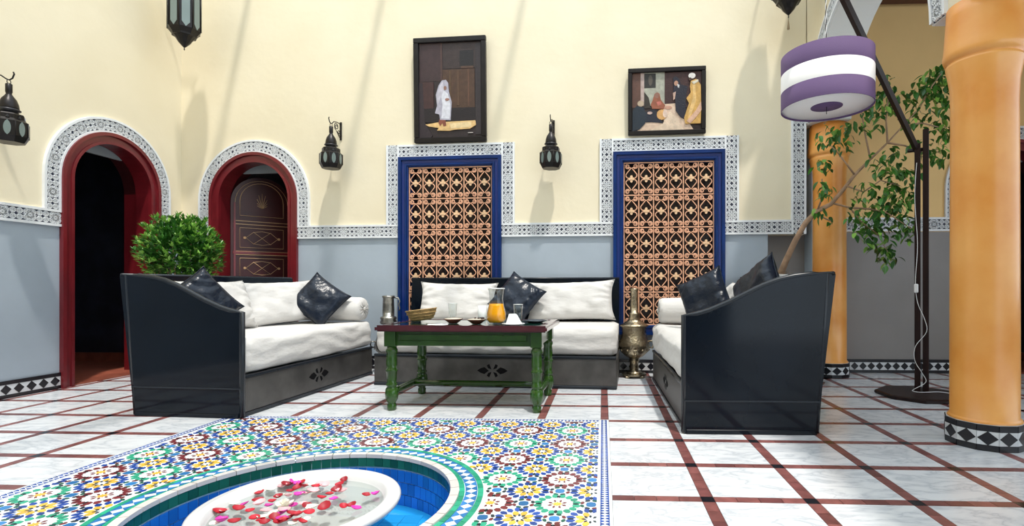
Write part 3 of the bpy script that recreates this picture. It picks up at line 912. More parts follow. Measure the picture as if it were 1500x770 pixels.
# rose petals on the water: pixels read in the photograph, laid on the water plane
def petal_mesh(mn, seed, size=0.021):
    rr = random.Random(seed)
    mb = MB(); nr, na = 3, 10
    cup = rr.uniform(0.15, 0.5); tw = rr.uniform(-.3, .3)
    vs = [(0, 0, 0)]; fs = []
    for i in range(1, nr + 1):
        for k in range(na):
            a = 2*PI*k/na
            r = size*i/nr*(1 + 0.12*math.cos(a) - 0.18*(1 if k == na//2 else 0))
            x, y = r*math.cos(a)*0.92, r*math.sin(a)*0.8
            vs.append((x, y, cup*(x*x + y*y)/size*1.4 + tw*x*y/size + 0.0015))
    for k in range(na): fs.append((0, 1 + k, 1 + (k + 1) % na))
    for i in range(nr - 1):
        for k in range(na):
            p = 1 + i*na
            fs.append((p + k, p + na + k, p + na + (k+1) % na, p + (k+1) % na))
    o = len(vs); top = list(vs)
    vs2 = [(x, y, z - 0.0008) for x, y, z in top]
    mb.add(top, fs, smooth=True); mb.add(vs2, [f[::-1] for f in fs], smooth=True)
    return mb.mesh('rose_petal', MT[mn])
PM = {m: [petal_mesh(m, i*7 + len(m)) for i in range(4)] for m in ('p_red', 'p_magenta', 'p_pink', 'p_white')}
PL = {'p_red': 'crimson rose petal floating in the white bowl', 'p_magenta': 'magenta rose petal floating in the white bowl',
      'p_pink': 'pale pink rose petal floating in the white bowl', 'p_white': 'cream white rose petal floating in the white bowl'}
pts = {'p_red': [(515,510),(555,575),(280,650),(430,630),(490,640),(525,690),(405,710),(735,475),(790,500),(815,460),(670,548),(640,580),(1055,475),(1085,448),(1000,535),(950,560),(1040,515),(960,625),(1090,610),(1130,605),(1230,538),
                 (650,690),(700,705),(760,655),(790,700),(600,715),(860,655),(560,700),(740,685),(860,608),(760,515),(840,485),(905,490),(800,665),(680,715),(830,715)],
       'p_magenta': [(460,598),(330,690),(800,538),(690,660),(1020,565),(1170,625),(1285,535),(320,705),(770,610),(610,605),(780,470),(705,690)],
       'p_pink': [(680,465),(740,545),(850,530),(930,470),(960,485),(340,640),(600,635),(830,590),(900,515),(720,640),(550,600),(1060,520)],
       'p_white': [(340,592),(600,490),(640,660),(590,675),(850,690),(280,715),(890,470),(700,540),(660,640),(880,620),(760,720)]}
rp_ = random.Random(11)
cnt = 0
for mn, L_ in pts.items():
    for (a, b) in L_:
        p = on_z(250 + a/4.286, 600 + b/4.286, -0.025)
        if math.hypot(p.x - FX, p.y - FY) > 0.325:
            d = Vector((p.x - FX, p.y - FY)); d *= 0.32/d.length; p.x, p.y = FX + d.x, FY + d.y
        o = link('rose_petal', rp_.choice(PM[mn]), None, (p.x, p.y, -0.0255 + 0.0004*(cnt % 9)), (rp_.uniform(-.2, .2), rp_.uniform(-.2, .2), rp_.uniform(0, 6.28)))
        s_ = rp_.uniform(1.0, 1.5); o.scale = (s_, s_, s_)
        dx_, dy_ = p.x - FX, p.y - FY
        if math.hypot(dx_, dy_) < 0.15: w_ = 'in the middle cluster of the white bowl'
        elif abs(dx_) > abs(dy_): w_ = 'towards the %s rim of the white bowl' % ('right' if dx_ > 0 else 'left')
        else: w_ = 'towards the %s rim of the white bowl' % ('far' if dy_ > 0 else 'near')
        base_ = PL[mn].split(' floating')[0]
        tag(o, base_ + ' floating ' + w_, 'petal', base_ + 's ' + w_)
        cnt += 1
p = on_z(250 + 715/4.286, 600 + 600/4.286, -0.02)
ro = thing('rose_blossom', 'whole white rose head floating among the petals', 'flower', (p.x, p.y, -0.027))
for k in range(11):
    ring = 0 if k < 5 else (1 if k < 9 else 2)
    a = 2.399*k
    o = link('petal', PM['p_white'][k % 4], ro, ((0.020 - .008*ring)*math.cos(a), (0.020 - .008*ring)*math.sin(a), 0.004 + 0.007*ring), (0, R(-25 - 22*ring), a))
    o.scale = (1.15 - .2*ring,)*3

# ------------------------------------------------------------------ soft goods
def pillow_mesh(w, h, t, mn, seed, n=30, wr=0.006, pinch=0.07):
    mb = MB()
    vs = []; fs = []
    def P(u, v, side):
        k = pinch
        x = w/2*u*(1 - k*(1 - abs(v)**3)*abs(u)**4) ; z = h/2*v*(1 - k*1.2*(1 - abs(u)**3)*abs(v)**4)
        th = t/2*max(0, (1 - u**4)*(1 - v**4))**0.55
        e = 1 - max(abs(u), abs(v))**6
        nz = noise.noise(Vector((x*9 + seed*3.1, z*9, side*2.0)))*wr*2.2
        ed = min(1.0, (abs(u)**3 + abs(v)**3))
        nz += wr*ed*math.sin(26*u*abs(v) + seed)*0.8 + wr*ed*math.sin(24*v*abs(u) + 2*seed)*0.8
        return (x, side*(th + nz*e), z)
    for side in (-1, 1):
        o = len(vs)
        for i in range(n + 1):
            for j in range(n + 1):
                vs.append(P(-1 + 2*i/n, -1 + 2*j/n, side))
        for i in range(n):
            for j in range(n):
                fs.append((o + i*(n+1) + j, o + (i+1)*(n+1) + j, o + (i+1)*(n+1) + j + 1, o + i*(n+1) + j + 1))
    mb.add(vs, fs, smooth=True)
    return mb
def pillow(name, label, cat, cen, size, yaw, tilt, roll, mn, seed, group=None, wr=0.006, pinch=0.07):
    """front of the pillow is local -y; yaw turns it, tilt leans it back, roll spins it in its own plane"""
    w, h, t = size
    o = thing(name, label, cat, cen, 0, group)
    M = Matrix.Rotation(yaw, 4, 'Z') @ Matrix.Rotation(-tilt, 4, 'X') @ Matrix.Rotation(roll, 4, 'Y')
    o.rotation_euler = M.to_euler()
    mb = pillow_mesh(w, h, t, mn, seed, wr=wr, pinch=pinch)
    me = mb.mesh('cover', MT[mn])
    bm = bmesh.new(); bm.from_mesh(me); bmesh.ops.remove_doubles(bm, verts=bm.verts[:], dist=0.0004); bm.to_mesh(me); bm.free()
    link('cover', me, o)
    n = 40; pts = []
    k = pinch
    for i in range(n):
        q = i/n*4; e = int(q); f = -1 + 2*(q - e)
        u, v = [(f, -1), (1, f), (-f, 1), (-1, -f)][e]
        pts.append((w/2*u*(1 - k*(1 - abs(v)**3)*abs(u)**4), 0, h/2*v*(1 - k*1.2*(1 - abs(u)**3)*abs(v)**4)))
    MB().tube(pts, 0.004, 5, True).build('piping', MT['fabric_cord' if mn == 'fabric' else mn], o)
    return o
def bolster(label, cen, axis, L_, r):
    o = thing('bolster', label, 'bolster', cen, math.atan2(axis[1], axis[0]))
    n = 28; prof = [(0.012, -L_/2 - .006), (0.03, -L_/2 + .006), (r*.55, -L_/2 + .006), (r*.86, -L_/2 + .012), (r*.97, -L_/2 + .04), (r, -L_/2 + .12), (r*1.01, 0)]
    prof = prof + [(a, -b) for a, b in prof[::-1][1:]]
    vs = []; fs = []
    for i, (rr, z) in enumerate(prof):
        for k in range(n):
            a = 2*PI*k/n
            q = rr*(1 + (0.03*math.cos(a*14) if abs(z) > L_/2 - .03 else 0.010*math.sin(a*5 + z*20)))
            vs.append((z, q*math.cos(a), q*math.sin(a)))
    for i in range(len(prof) - 1):
        for k in range(n): fs.append((i*n + k, i*n + (k+1) % n, (i+1)*n + (k+1) % n, (i+1)*n + k))
    fs += [tuple(range(n)), tuple(range((len(prof)-1)*n, len(prof)*n))]
    MB().add(vs, fs, smooth=True).build('cover', MT['fabric'], o)
    for sgn in (-1, 1):
        pl = MB()
        for k in range(12):
            a = 2*PI*k/12
            pl.tube([(sgn*(L_/2 - .004), 0.02*math.cos(a), 0.02*math.sin(a)), (sgn*(L_/2 - .008), r*.6*math.cos(a), r*.6*math.sin(a)), (sgn*(L_/2 - .02), r*.93*math.cos(a), r*.93*math.sin(a))], [0.006, 0.005, 0.002], 5)
        pl.build('gathered_end', MT['fabric_cord'], o)
        MB().lathe([(0.001, -0.006), (0.02, -0.003), (0.024, 0.003), (0.018, 0.010), (0.001, 0.012)], 14, M=Matrix.Translation((sgn*(L_/2), 0, 0)) @ Matrix.Rotation(sgn*PI/2, 4, 'Y')).build('button', MT['fabric_cord'], o)
    return o
def mattress_mesh(b0, b1, l0, l1, z0, z1, m, seed):
    mb = MB(); ns = 46; r = 0.075
    sec = []
    def corner(cx, cz, a0_, n=6):
        for k in range(n + 1):
            a = a0_ + PI/2*k/n
            sec.append((cx + r*math.cos(a), cz + r*math.sin(a)))
    corner(b1 - r, z1 - r, 0)
    for k in range(1, 10): sec.append((b1 - r - (b1 - b0 - 2*r)*k/10, z1))
    corner(b0 + r, z1 - r, PI/2)
    for k in range(1, 4): sec.append((b0, z1 - r - (z1 - z0 - 2*r)*k/4))
    corner(b0 + r, z0 + r, PI); corner(b1 - r, z0 + r, 3*PI/2)
    cb, cz = (b0 + b1)/2, (z0 + z1)/2
    vs = []; fs = []; n = len(sec)
    for i in range(ns + 1):
        t = i/ns
        l = l0 + (l1 - l0)*t
        d = min(t, 1 - t)*(l1 - l0)
        sh = 1 - 0.14*max(0, 1 - d/0.06)**2
        for (b, z) in sec:
            nb = noise.noise(Vector((b*4 + seed, l*4, z*5)))*0.012 + noise.noise(Vector((b*5 + seed, l*15, z*11)))*0.006
            # soft creases along the front and a sagging seat
            fr = 0.006*math.sin(z*55 + 3*noise.noise(Vector((l*3, seed, 0)))*2) if b < b0 + r else 0
            sag = -0.010*math.sin(PI*min(1, max(0, (b - b0)/(b1 - b0))))*(1 if z > cz else 0)
            q = cb + (b - cb)*sh*(1 + nb*1.2); zz = cz + (z - cz)*sh*(1 + nb*1.5) + sag
            vs.append((m*(q - fr), l, max(zz, z0)))
    for i in range(ns):
        for k in range(n): fs.append((i*n + k, i*n + (k+1) % n, (i+1)*n + (k+1) % n, (i+1)*n + k))
    fs += [tuple(range(n)), tuple(range(ns*n, (ns+1)*n))]
    return mb.add(vs, fs, smooth=True)
ARM = [(0.0, 0.752), (0.08, 0.760), (0.16, 0.783), (0.29, 0.838), (0.40, 0.893), (0.50, 0.942), (0.60, 0.980), (0.70, 1.003), (0.80, 1.015), (0.90, 1.02)]
def sofa(label, org, rz, m, L_, arm=True, lean=0.12, Wd=0.83):
    o = thing('daybed_sofa', label, 'sofa', (org[0], org[1], 0), rz)
    def X(b): return m*b
    def bx(mb, b0, b1, l0, l1, z0, z1, bev=0.006):
        return mb.cbox(min(X(b0), X(b1)), max(X(b0), X(b1)), l0, l1, z0, z1, bev)
    ft = 0.0
    # plinth with metal front
    bx(MB(), 0.03, Wd - .02, 0.03, L_ - .02, 0.0, 0.27).build('base_box', MT['sofa_black'], o)
    fp = bx(MB(), 0.008, 0.032, 0.03 if arm else 0.0, L_, 0.03, 0.275, 0.004).build('front_panel', MT['sofa_metal'], o)
    cl = (L_)/2
    leafp = [(0.035, 0), (0.075, 0.032), (0.11, 0.022), (0.145, 0), (0.11, -0.022), (0.075, -0.032)]
    for sg in (-1, 1):
        for kk, poly in enumerate((leafp, [(0.008, 0.012), (0.030, 0.062), (0.052, 0.048), (0.040, 0.022)], [(0.008, -0.012), (0.030, -0.062), (0.052, -0.048), (0.040, -0.022)])):
            mb = MB(); mb.prism([(cl + sg*p[0], 0.155 + p[1]) for p in poly], X(0.0065), X(0.012), 'x')
            mb.build('leaf_cutout', MT['cutout'], fp)
    bx(MB(), 0.0, 0.03, 0.03 if arm else 0.0, L_, 0.275, 0.300, 0.005).build('top_rail', MT['sofa_edge'], o)
    bx(MB(), 0.0, 0.03, 0.03 if arm else 0.0, L_, 0.0, 0.03, 0.004).build('bottom_rail', MT['sofa_edge'], o)
    # back board, leaning outwards
    zt = 1.02
    mb = MB()
    t = 0.035
    mb.prism([(X(Wd - t), 0.0), (X(Wd), 0.0), (X(Wd + lean), zt), (X(Wd + lean - t), zt)], 0.0 if not arm else 0.02, L_, 'y')
    mb.build('back_board', MT['sofa_black'], o)
    mb = MB()
    mb.tube([(X(Wd + lean - t/2), 0.0, zt), (X(Wd + lean - t/2), L_, zt)], 0.014, 8)
    mb.build('back_rail', MT['sofa_edge'], o)
    if arm:
        out = [(X(0), 0.0), (X(Wd), 0.0), (X(Wd + lean*.985), 1.015)] + [(X(b*(Wd + lean)/0.95), z) for b, z in ARM[::-1][0:]]
        ap = MB().prism(out, 0.0, 0.035, 'y').build('arm_panel', MT['sofa_black'], o)
        mb = MB()
        path = [(X(0), 0, 0.0)] + [(X(b*(Wd + lean)/0.95), 0, z) for b, z in ARM] + [(X(Wd), 0, 0.0)]
        mb.tube([(p[0], 0.0175, p[2] if p[2] > 0 else 0.01) for p in path], 0.0195, 8, flat=1.0)
        mb.build('edge_bead', MT['sofa_edge'], ap)
        MB().box(min(X(.0), X(Wd + .02)), max(X(.0), X(Wd + .02)), -0.004, 0.0, 0.205, 0.215).build('seam_bead', MT['sofa_edge'], ap)
        MB().cbox(min(X(.012), X(Wd - .01)), max(X(.012), X(Wd - .01)), -0.008, 0.002, 0.0, 0.03, 0.003).build('foot_rail', MT['sofa_black'], ap)
    else:
        bx(MB(), 0.03, Wd, -0.004, 0.02, 0.0, 0.275, 0.004).build('end_panel', MT['sofa_metal'], o)
    mattress_mesh(-0.006, Wd - .07, 0.04 if arm else 0.0, L_ - .01, 0.300, 0.575, m, L_*3 + m).build('mattress', MT['fabric'], o)
    return o
SL = sofa('black daybed sofa with swooping arm on the left, backed by the bush', (-2.566, 3.594), -0.062, -1, 1.88)
SC_ = sofa('armless black daybed sofa in the middle under the grilled window', (0.124, 4.731), PI/2 - 0.060, 1, 2.30, arm=False, lean=0.06)
SR = sofa('black daybed sofa with swooping arm on the right, beside the brass samovar', (0.519, 3.345), 0.012, 1, 1.93)
def on_sofa(o, b, l, z, m):
    rz = o.rotation_euler.z
    p = Vector((m*b, l, 0)); c, s_ = math.cos(rz), math.sin(rz)
    return (o.location.x + p.x*c - p.y*s_, o.location.y + p.x*s_ + p.y*c, z)
ZM = 0.575
# left sofa (front looks to +X): yaw = 90 deg turns local -y to +x
pillow('cushion', 'long white cushion standing beside the black cushion at the left arm', 'cushion', on_sofa(SL, 0.66, 0.50, ZM + .205, -1), (0.86, 0.44, 0.20), PI/2 - .06, R(20), 0, 'fabric', 1, wr=0.011, pinch=0.09)
pillow('cushion', 'long white cushion in the middle of the left sofa', 'cushion', on_sofa(SL, 0.63, 1.30, ZM + .205, -1), (0.86, 0.44, 0.20), PI/2 - .30, R(20), R(-2), 'fabric', 2, wr=0.011, pinch=0.09)
pillow('leather_cushion', 'black leather cushion slumped by the swooping arm of the left sofa', 'cushion', on_sofa(SL, 0.55, 0.27, ZM + .225, -1), (0.42, 0.42, 0.15), R(52), R(6), R(50), 'leather', 3, wr=0.009)
pillow('leather_cushion', 'black leather cushion on its corner beside the bolster of the left sofa', 'cushion', on_sofa(SL, 0.37, 1.50, ZM + .225, -1), (0.43, 0.43, 0.15), R(18), R(22), R(38), 'leather', 4, wr=0.009)
c_ = on_sofa(SL, 0.345, 1.735, ZM + .125, -1)
bolster('white bolster with gathered end at the far end of the left sofa', c_, (math.cos(-.062), math.sin(-.062)), 0.66, 0.125)
# middle sofa (front looks to -Y)
pillow('cushion', 'long white cushion at the left end of the middle sofa', 'cushion', on_sofa(SC_, 0.685, 1.72, ZM + .20, 1), (0.86, 0.42, 0.20), -.06, R(16), R(1), 'fabric', 5, wr=0.011, pinch=0.09)
pillow('cushion', 'long white cushion at the right end of the middle sofa', 'cushion', on_sofa(SC_, 0.685, 0.50, ZM + .21, 1), (0.93, 0.43, 0.21), -.06, R(16), R(-2), 'fabric', 6, wr=0.011, pinch=0.09)
pillow('leather_cushion', 'black leather cushion on its corner between the white cushions of the middle sofa', 'cushion', on_sofa(SC_, 0.50, 1.03, ZM + .245, 1), (0.44, 0.44, 0.15), -.12, R(26), R(32), 'leather', 7, wr=0.009)
# right sofa (front looks to -X)
pillow('cushion', 'long white cushion behind the black cushion at the arm of the right sofa', 'cushion', on_sofa(SR, 0.72, 0.49, ZM + .25, 1), (0.86, 0.46, 0.20), -PI/2 + .02, R(16), R(3), 'fabric', 8, wr=0.011, pinch=0.09)
pillow('cushion', 'long white cushion at the samovar end of the right sofa', 'cushion', on_sofa(SR, 0.70, 1.35, ZM + .20, 1), (0.84, 0.42, 0.20), -PI/2 + .02, R(18), 0, 'fabric', 9, wr=0.011, pinch=0.09)
pillow('leather_cushion', 'black leather cushion leaning beside the bolster of the right sofa', 'cushion', on_sofa(SR, 0.37, 1.18, ZM + .265, 1), (0.43, 0.43, 0.16), R(-36), R(12), R(-24), 'leather', 10, wr=0.009)
pillow('leather_cushion', 'black leather cushion standing against the arm of the right sofa', 'cushion', on_sofa(SR, 0.575, 0.37, ZM + .315, 1), (0.43, 0.43, 0.15), R(-68), R(16), R(-36), 'leather', 11, wr=0.009)
bolster('white bolster at the samovar end of the right sofa', on_sofa(SR, 0.37, 1.76, ZM + .125, 1), (1, 0.012), 0.66, 0.125)

# ------------------------------------------------------------------ table
TR = -0.030
tb = thing('coffee_table', 'green painted wooden table with turned legs and dark top', 'table', (-1.035, 4.185, 0), TR)
tw, td = 1.29, 0.80; tz = 0.645
MB().cbox(-tw/2 + .06, tw/2 - .06, -td/2 + .06, td/2 - .06, tz - .02, tz, 0.003).build('glass_top', MT['table_top'], tb)
mb = MB()
pr = lambda d: [(-tw/2 + d, -td/2 + d), (tw/2 - d, -td/2 + d), (tw/2 - d, td/2 - d), (-tw/2 + d, td/2 - d)]
mb.ribbon(list(zip(pr(0.012), pr(0.065))), tz - .012, tz + .004, closed=True, axis='z')
mb.ribbon(list(zip(pr(0.0), pr(0.06))), tz - .034, tz - .010, closed=True, axis='z')
mb.ribbon(list(zip(pr(0.014), pr(0.06))), tz - .044, tz - .032, closed=True, axis='z')
mb.build('moulded_edge', MT['table_edge'], tb)
lx, ly = 0.555, 0.305
for sg in (-1, 1):
    a = MB().cbox(-lx, lx, sg*ly - .018, sg*ly + .018, tz - .155, tz - .044, 0.003).build('apron', MT['table_green'], tb)
    MB().cbox(-lx + .07, lx - .07, sg*(ly + .018), sg*(ly + .028), tz - .115, tz - .070, 0.004).build('apron_bead', MT['table_green'], a)
    MB().cbox(sg*lx - .018, sg*lx + .018, -ly, ly, tz - .155, tz - .044, 0.003).build('apron', MT['table_green'], tb)
legp = [(0.030, 0.0), (0.034, 0.01), (0.034, 0.045), (0.028, 0.055), (0.045, 0.085), (0.050, 0.125), (0.044, 0.165), (0.033, 0.178), (0.042, 0.19), (0.042, 0.20), (0.033, 0.212),
        (0.036, 0.24), (0.038, 0.285), (0.044, 0.296), (0.044, 0.310), (0.036, 0.318), (0.041, 0.355), (0.040, 0.40), (0.036, 0.43), (0.044, 0.445), (0.044, 0.460), (0.036, 0.470), (0.034, 0.50)]
lm = MB().lathe(legp, 20); lm.cbox(-0.043, 0.043, -0.043, 0.043, 0.485, tz - .044, 0.004)
lm = lm.mesh('leg', MT['table_green'])
for sx in (-1, 1):
    for sy in (-1, 1): link('leg', lm, tb, (sx*lx, sy*ly, 0))
    MB().tube([(sx*lx, -ly, 0.135), (sx*lx, -ly*.6, 0.135), (sx*lx, 0, 0.135), (sx*lx, ly*.6, 0.135), (sx*lx, ly, 0.135)], [0.020, 0.026, 0.030, 0.026, 0.020], 8).build('side_stretcher', MT['table_green'], tb)
MB().tube([(-lx, 0.10, 0.135), (-lx*.5, 0.10, 0.135), (lx*.5, 0.10, 0.135), (lx, 0.10, 0.135)], [0.022, 0.026, 0.026, 0.022], 8).build('long_stretcher', MT['table_green'], tb)

# ------------------------------------------------------------------ things on the table
TZ = tz + 0.0015
def ont(px, py): return on_z(px, py, TZ)
def rescale(o, k):
    o.scale = (k, k, k); return o
def lathe_thing(name, label, cat, p, parts, group=None, n=28):
    o = thing(name, label, cat, (p.x, p.y, p.z), 0, group)
    for nm, prof, mn in parts: MB().lathe(prof, n, cap=True).build(nm, MT[mn], o)
    return o
# bread basket, tilted oval
p = ont(619, 472)
ba = thing('bread_basket', 'shallow oval wicker basket at the left end of the table', 'basket', (p.x, p.y, TZ), 0.05)
M_ = Matrix.Translation((0, 0, 0.010)) @ Matrix.Rotation(R(-7), 4, 'Y') @ Matrix.Diagonal((1.42, 1.0, 1.6, 1))
MB().lathe([(0.045, 0.004), (0.06, 0.010), (0.075, 0.030), (0.085, 0.052), (0.088, 0.060), (0.083, 0.060), (0.078, 0.05), (0.066, 0.028), (0.05, 0.016), (0.001, 0.014)], 36, M=M_).build('basket_shell', MT['wicker'], ba)
mb = MB()
for q, (r, z) in enumerate(((0.064, 0.014), (0.073, 0.027), (0.081, 0.041), (0.087, 0.058))):
    mb.tube([M_ @ Vector((r*math.cos(2*PI*k/36), r*math.sin(2*PI*k/36), z)) for k in range(36)], 0.0045, 5, True)
mb.build('woven_rim', MT['wicker'], ba)
def tumbler(label, p, h=0.137, r=0.041):
    o = thing('drinking_glass', label, 'glass', (p.x, p.y, TZ), 0, None)
    MB().lathe([(r*.74, 0.0), (r*.76, 0.004), (r, h), (r - .002, h), (r*.72, 0.012), (0.001, 0.011)], 24).build('glass_wall', MT['glass'], o)
    MB().lathe([(r + .0008, h - .0015), (r + .0008, h + .001), (r - .0028, h + .001), (r - .0028, h - .0015)], 24).build('rim', MT['porcelain'], o)
tumbler('empty straight drinking glass behind the left brown bowl', ont(663, 466))
tumbler('empty tapered drinking glass right of the juice jug', ont(759, 469))
def sauce(label, p, mn):
    o = lathe_thing('small_bowl', label, 'bowl', p, [('bowl_wall', [(0.03, 0), (0.035, 0.004), (0.062, 0.024), (0.068, 0.032), (0.064, 0.032), (0.058, 0.026), (0.001, 0.022)], 'bowl_brown'),
                    ('contents', [(0.062, 0.027), (0.060, 0.0325), (0.03, 0.036), (0.001, 0.037)], 'cream_food')])
    rescale(o, 1.1)
    if mn:
        rr = random.Random(5)
        for k in range(7): MB().lathe([(0.001, 0.033), (0.009, 0.036), (0.008, 0.044), (0.001, 0.047)], 8, M=Matrix.Translation((rr.uniform(-.01, .05), rr.uniform(-.03, .03), 0))).build('dark_olive', MT['jam'], o)
sauce('small brown bowl of pale cream beside the cutlery', ont(664, 473), None)
sauce('small brown bowl of pale cream topped with dark olives', ont(698, 474), 'jam')
p = ont(727, 475)
jug = rescale(thing('juice_jug', 'clear glass jug of orange juice', 'jug', (p.x, p.y, TZ)), 1.27)
MB().lathe([(0.046, 0.0), (0.050, 0.004), (0.061, 0.030), (0.058, 0.070), (0.047, 0.110), (0.040, 0.150), (0.043, 0.190), (0.049, 0.215), (0.047, 0.215), (0.041, 0.19), (0.038, 0.150), (0.045, 0.110), (0.055, 0.070), (0.057, 0.032), (0.044, 0.012), (0.001, 0.012)], 32).build('glass_wall', MT['glass'], jug)
MB().lathe([(0.001, 0.013), (0.043, 0.0135), (0.0565, 0.033), (0.0545, 0.070), (0.0445, 0.110), (0.0425, 0.124), (0.001, 0.124)], 32).build('orange_juice', MT['juice'], jug)
mb = MB(); mb.tube([(0, 0.040, 0.195), (0, 0.072, 0.19), (0, 0.085, 0.15), (0, 0.078, 0.10), (0, 0.056, 0.075)], 0.007, 8); mb.build('handle', MT['glass'], jug)
MB().tube([(0.049*math.cos(2*PI*k/28)*(1.0 + .12*max(0, -math.cos(2*PI*k/28))**6), 0.049*math.sin(2*PI*k/28), 0.216 + 0.012*max(0, -math.cos(2*PI*k/28))**4) for k in range(28)], 0.003, 6, True).build('lip', MT['porcelain'], jug)
p = ont(752, 476)
pl = thing('dinner_plate', 'white plate in front of the jug carrying a folded napkin', 'plate', (p.x, p.y, TZ))
MB().lathe([(0.045, 0), (0.05, 0.003), (0.078, 0.012), (0.077, 0.014), (0.05, 0.007), (0.001, 0.006)], 32).build('plate_body', MT['porcelain'], pl)
pl.scale = (1.12, 1.12, 1)
na = rescale(thing('folded_napkin', 'white napkin folded into a standing wedge on the white plate', 'napkin', (p.x - 0.005, p.y, TZ + .007), 0.2), 1.15)
mb = MB(); mb.add([(-.045, -.03, 0), (.05, -.03, 0), (.05, .03, 0), (-.045, .03, 0), (-.024, -.004, .068), (.022, -.004, .068), (.022, .004, .068), (-.024, .004, .068)], [(0,3,2,1), (4,5,6,7), (0,1,5,4), (1,2,6,5), (2,3,7,6), (3,0,4,7)])
mb.build('napkin_cloth', MT['napkin'], na)
mb = MB(); mb.add([(.050, -.031, 0.001), (.062, -.012, 0.001), (.03, -.006, .06), (.022, -.006, .067)], [(0, 1, 2, 3)]); mb.build('fold', MT['napkin'], na)
p = ont(784, 472)
rescale(lathe_thing('dark_plate', 'dark grey plate at the right end of the table', 'plate', p, [('plate_body', [(0.05, 0), (0.055, 0.004), (0.088, 0.014), (0.087, 0.016), (0.055, 0.008), (0.001, 0.007)], 'dark_plate')]), 1.2)
p = ont(706, 468)
cu = rescale(lathe_thing('white_beaker', 'tall white beaker half hidden behind the juice jug', 'cup', p, [('beaker_wall', [(0.026, 0), (0.028, 0.004), (0.034, 0.108), (0.031, 0.108), (0.025, 0.01), (0.001, 0.01)], 'porcelain')]), 1.15)
p = ont(641, 475)
nk = thing('flat_napkin', 'flat white paper napkin under the cutlery', 'napkin', (p.x, p.y, TZ), 0.3)
mb = MB(); mb.cbox(-.075, .075, -.055, .055, 0, 0.003, 0.001); mb.build('napkin_paper', MT['napkin'], nk)
for k, (dx, lab) in enumerate(((-0.018, 'steel fork on the flat napkin'), (0.022, 'steel knife on the flat napkin'))):
    f_ = thing('fork' if k == 0 else 'knife', lab, 'cutlery', (p.x + dx, p.y + .004, TZ + .004), 0.35)
    mb = MB(); mb.tube([(-.07, 0, 0.002), (0.01, 0, 0.004), (0.03, 0, 0.003)], [0.005, 0.003, 0.003], 6); mb.build('handle', MT['steel'], f_)
    mb = MB()
    if k == 0:
        mb.cbox(0.028, 0.045, -0.010, 0.010, 0.001, 0.004, 0.001)
        for j in range(4): mb.box(0.044, 0.075, -0.010 + .0055*j, -0.0075 + .0055*j, 0.0015, 0.0035)
    else:
        mb.prism([(0.028, -0.006), (0.08, -0.006), (0.088, 0.002), (0.075, 0.008), (0.028, 0.007)], 0.0015, 0.003)
    mb.build('tines' if k == 0 else 'blade', MT['steel'], f_)

# ------------------------------------------------------------------ samovars
def samovar(label, x, y, mn, sc=1.0, rz=0.0, grp=None):
    o = thing('samovar', label, 'samovar', (x, y, 0), rz)
    o.scale = (sc, sc, sc)
    m_ = MT[mn]
    mb = MB(); mb.prism([(0.135*math.cos(PI/4*k + PI/8)*(1.0 if k % 2 else .93), 0.135*math.sin(PI/4*k + PI/8)*(1.0 if k % 2 else .93)) for k in range(8)], 0.022, 0.042)
    for k in range(4):
        a = PI/4 + PI/2*k
        mb.cbox(0.105*math.cos(a) - .022, 0.105*math.cos(a) + .022, 0.105*math.sin(a) - .022, 0.105*math.sin(a) + .022, 0, 0.024, 0.006)
    mb.build('foot', m_, o)
    MB().lathe([(0.085, 0.04), (0.078, 0.055), (0.052, 0.065), (0.046, 0.08), (0.052, 0.10), (0.045, 0.12), (0.045, 0.165), (0.055, 0.172), (0.055, 0.18), (0.047, 0.19), (0.062, 0.205)], 28).build('stem', m_, o)
    MB().lathe([(0.055, 0.200), (0.095, 0.222), (0.140, 0.265), (0.160, 0.310), (0.163, 0.340), (0.152, 0.380), (0.134, 0.420), (0.126, 0.465), (0.128, 0.515), (0.134, 0.530), (0.126, 0.540)], 36).build('urn', m_, o)
    MB().lathe([(0.130, 0.528), (0.150, 0.534), (0.150, 0.545), (0.118, 0.560), (0.100, 0.575), (0.072, 0.590), (0.070, 0.60)], 32).build('lid', m_, o)
    MB().lathe([(0.058, 0.59), (0.062, 0.61), (0.054, 0.635), (0.060, 0.655), (0.056, 0.672), (0.043, 0.680), (0.043, 0.76), (0.040, 0.90), (0.046, 0.912), (0.046, 0.925), (0.038, 0.930)], 24).build('chimney', m_, o)
    for sg in (-1, 1):
        MB().tube([(sg*0.150, 0, 0.375), (sg*0.190, 0, 0.382), (sg*0.203, 0, 0.345), (sg*0.190, 0, 0.305), (sg*0.158, 0, 0.312)], 0.009, 8).build('handle', m_, o)
    mb = MB()
    for k in range(12):
        a = 2*PI*k/12
        mb.lathe([(0.001, -0.004), (0.016, 0.0), (0.010, 0.006), (0.001, 0.008)], 8, M=Matrix.Translation((0.158*math.cos(a), 0.158*math.sin(a), 0.29)) @ Matrix.Rotation(a, 4, 'Z') @ Matrix.Rotation(PI/2, 4, 'Y'))
    mb.build('repousse_bosses', m_, o)
    mb = MB(); mb.tube([(0, -0.13, 0.27), (0, -0.19, 0.262), (0, -0.20, 0.24)], [0.012, 0.010, 0.009], 8); mb.cbox(-0.02, 0.02, -0.185, -0.175, 0.27, 0.305, 0.004); mb.build('tap', m_, o)
    return o
samovar('tall brass samovar urn standing between the middle and right sofas', 0.325, 5.42, 'brass', 0.985)
s2 = samovar('silver samovar in the corner behind the left end of the middle sofa', -2.335, 5.60, 'silver', 0.90, 0.4)
mb = MB(); mb.tube([(0.04, 0, 0.905), (0.085, 0, 0.90), (0.105, 0, 0.86), (0.092, 0, 0.82), (0.105, 0, 0.775), (0.095, 0, 0.745)], 0.010, 8); mb.build('spout_ornament', MT['silver'], s2)
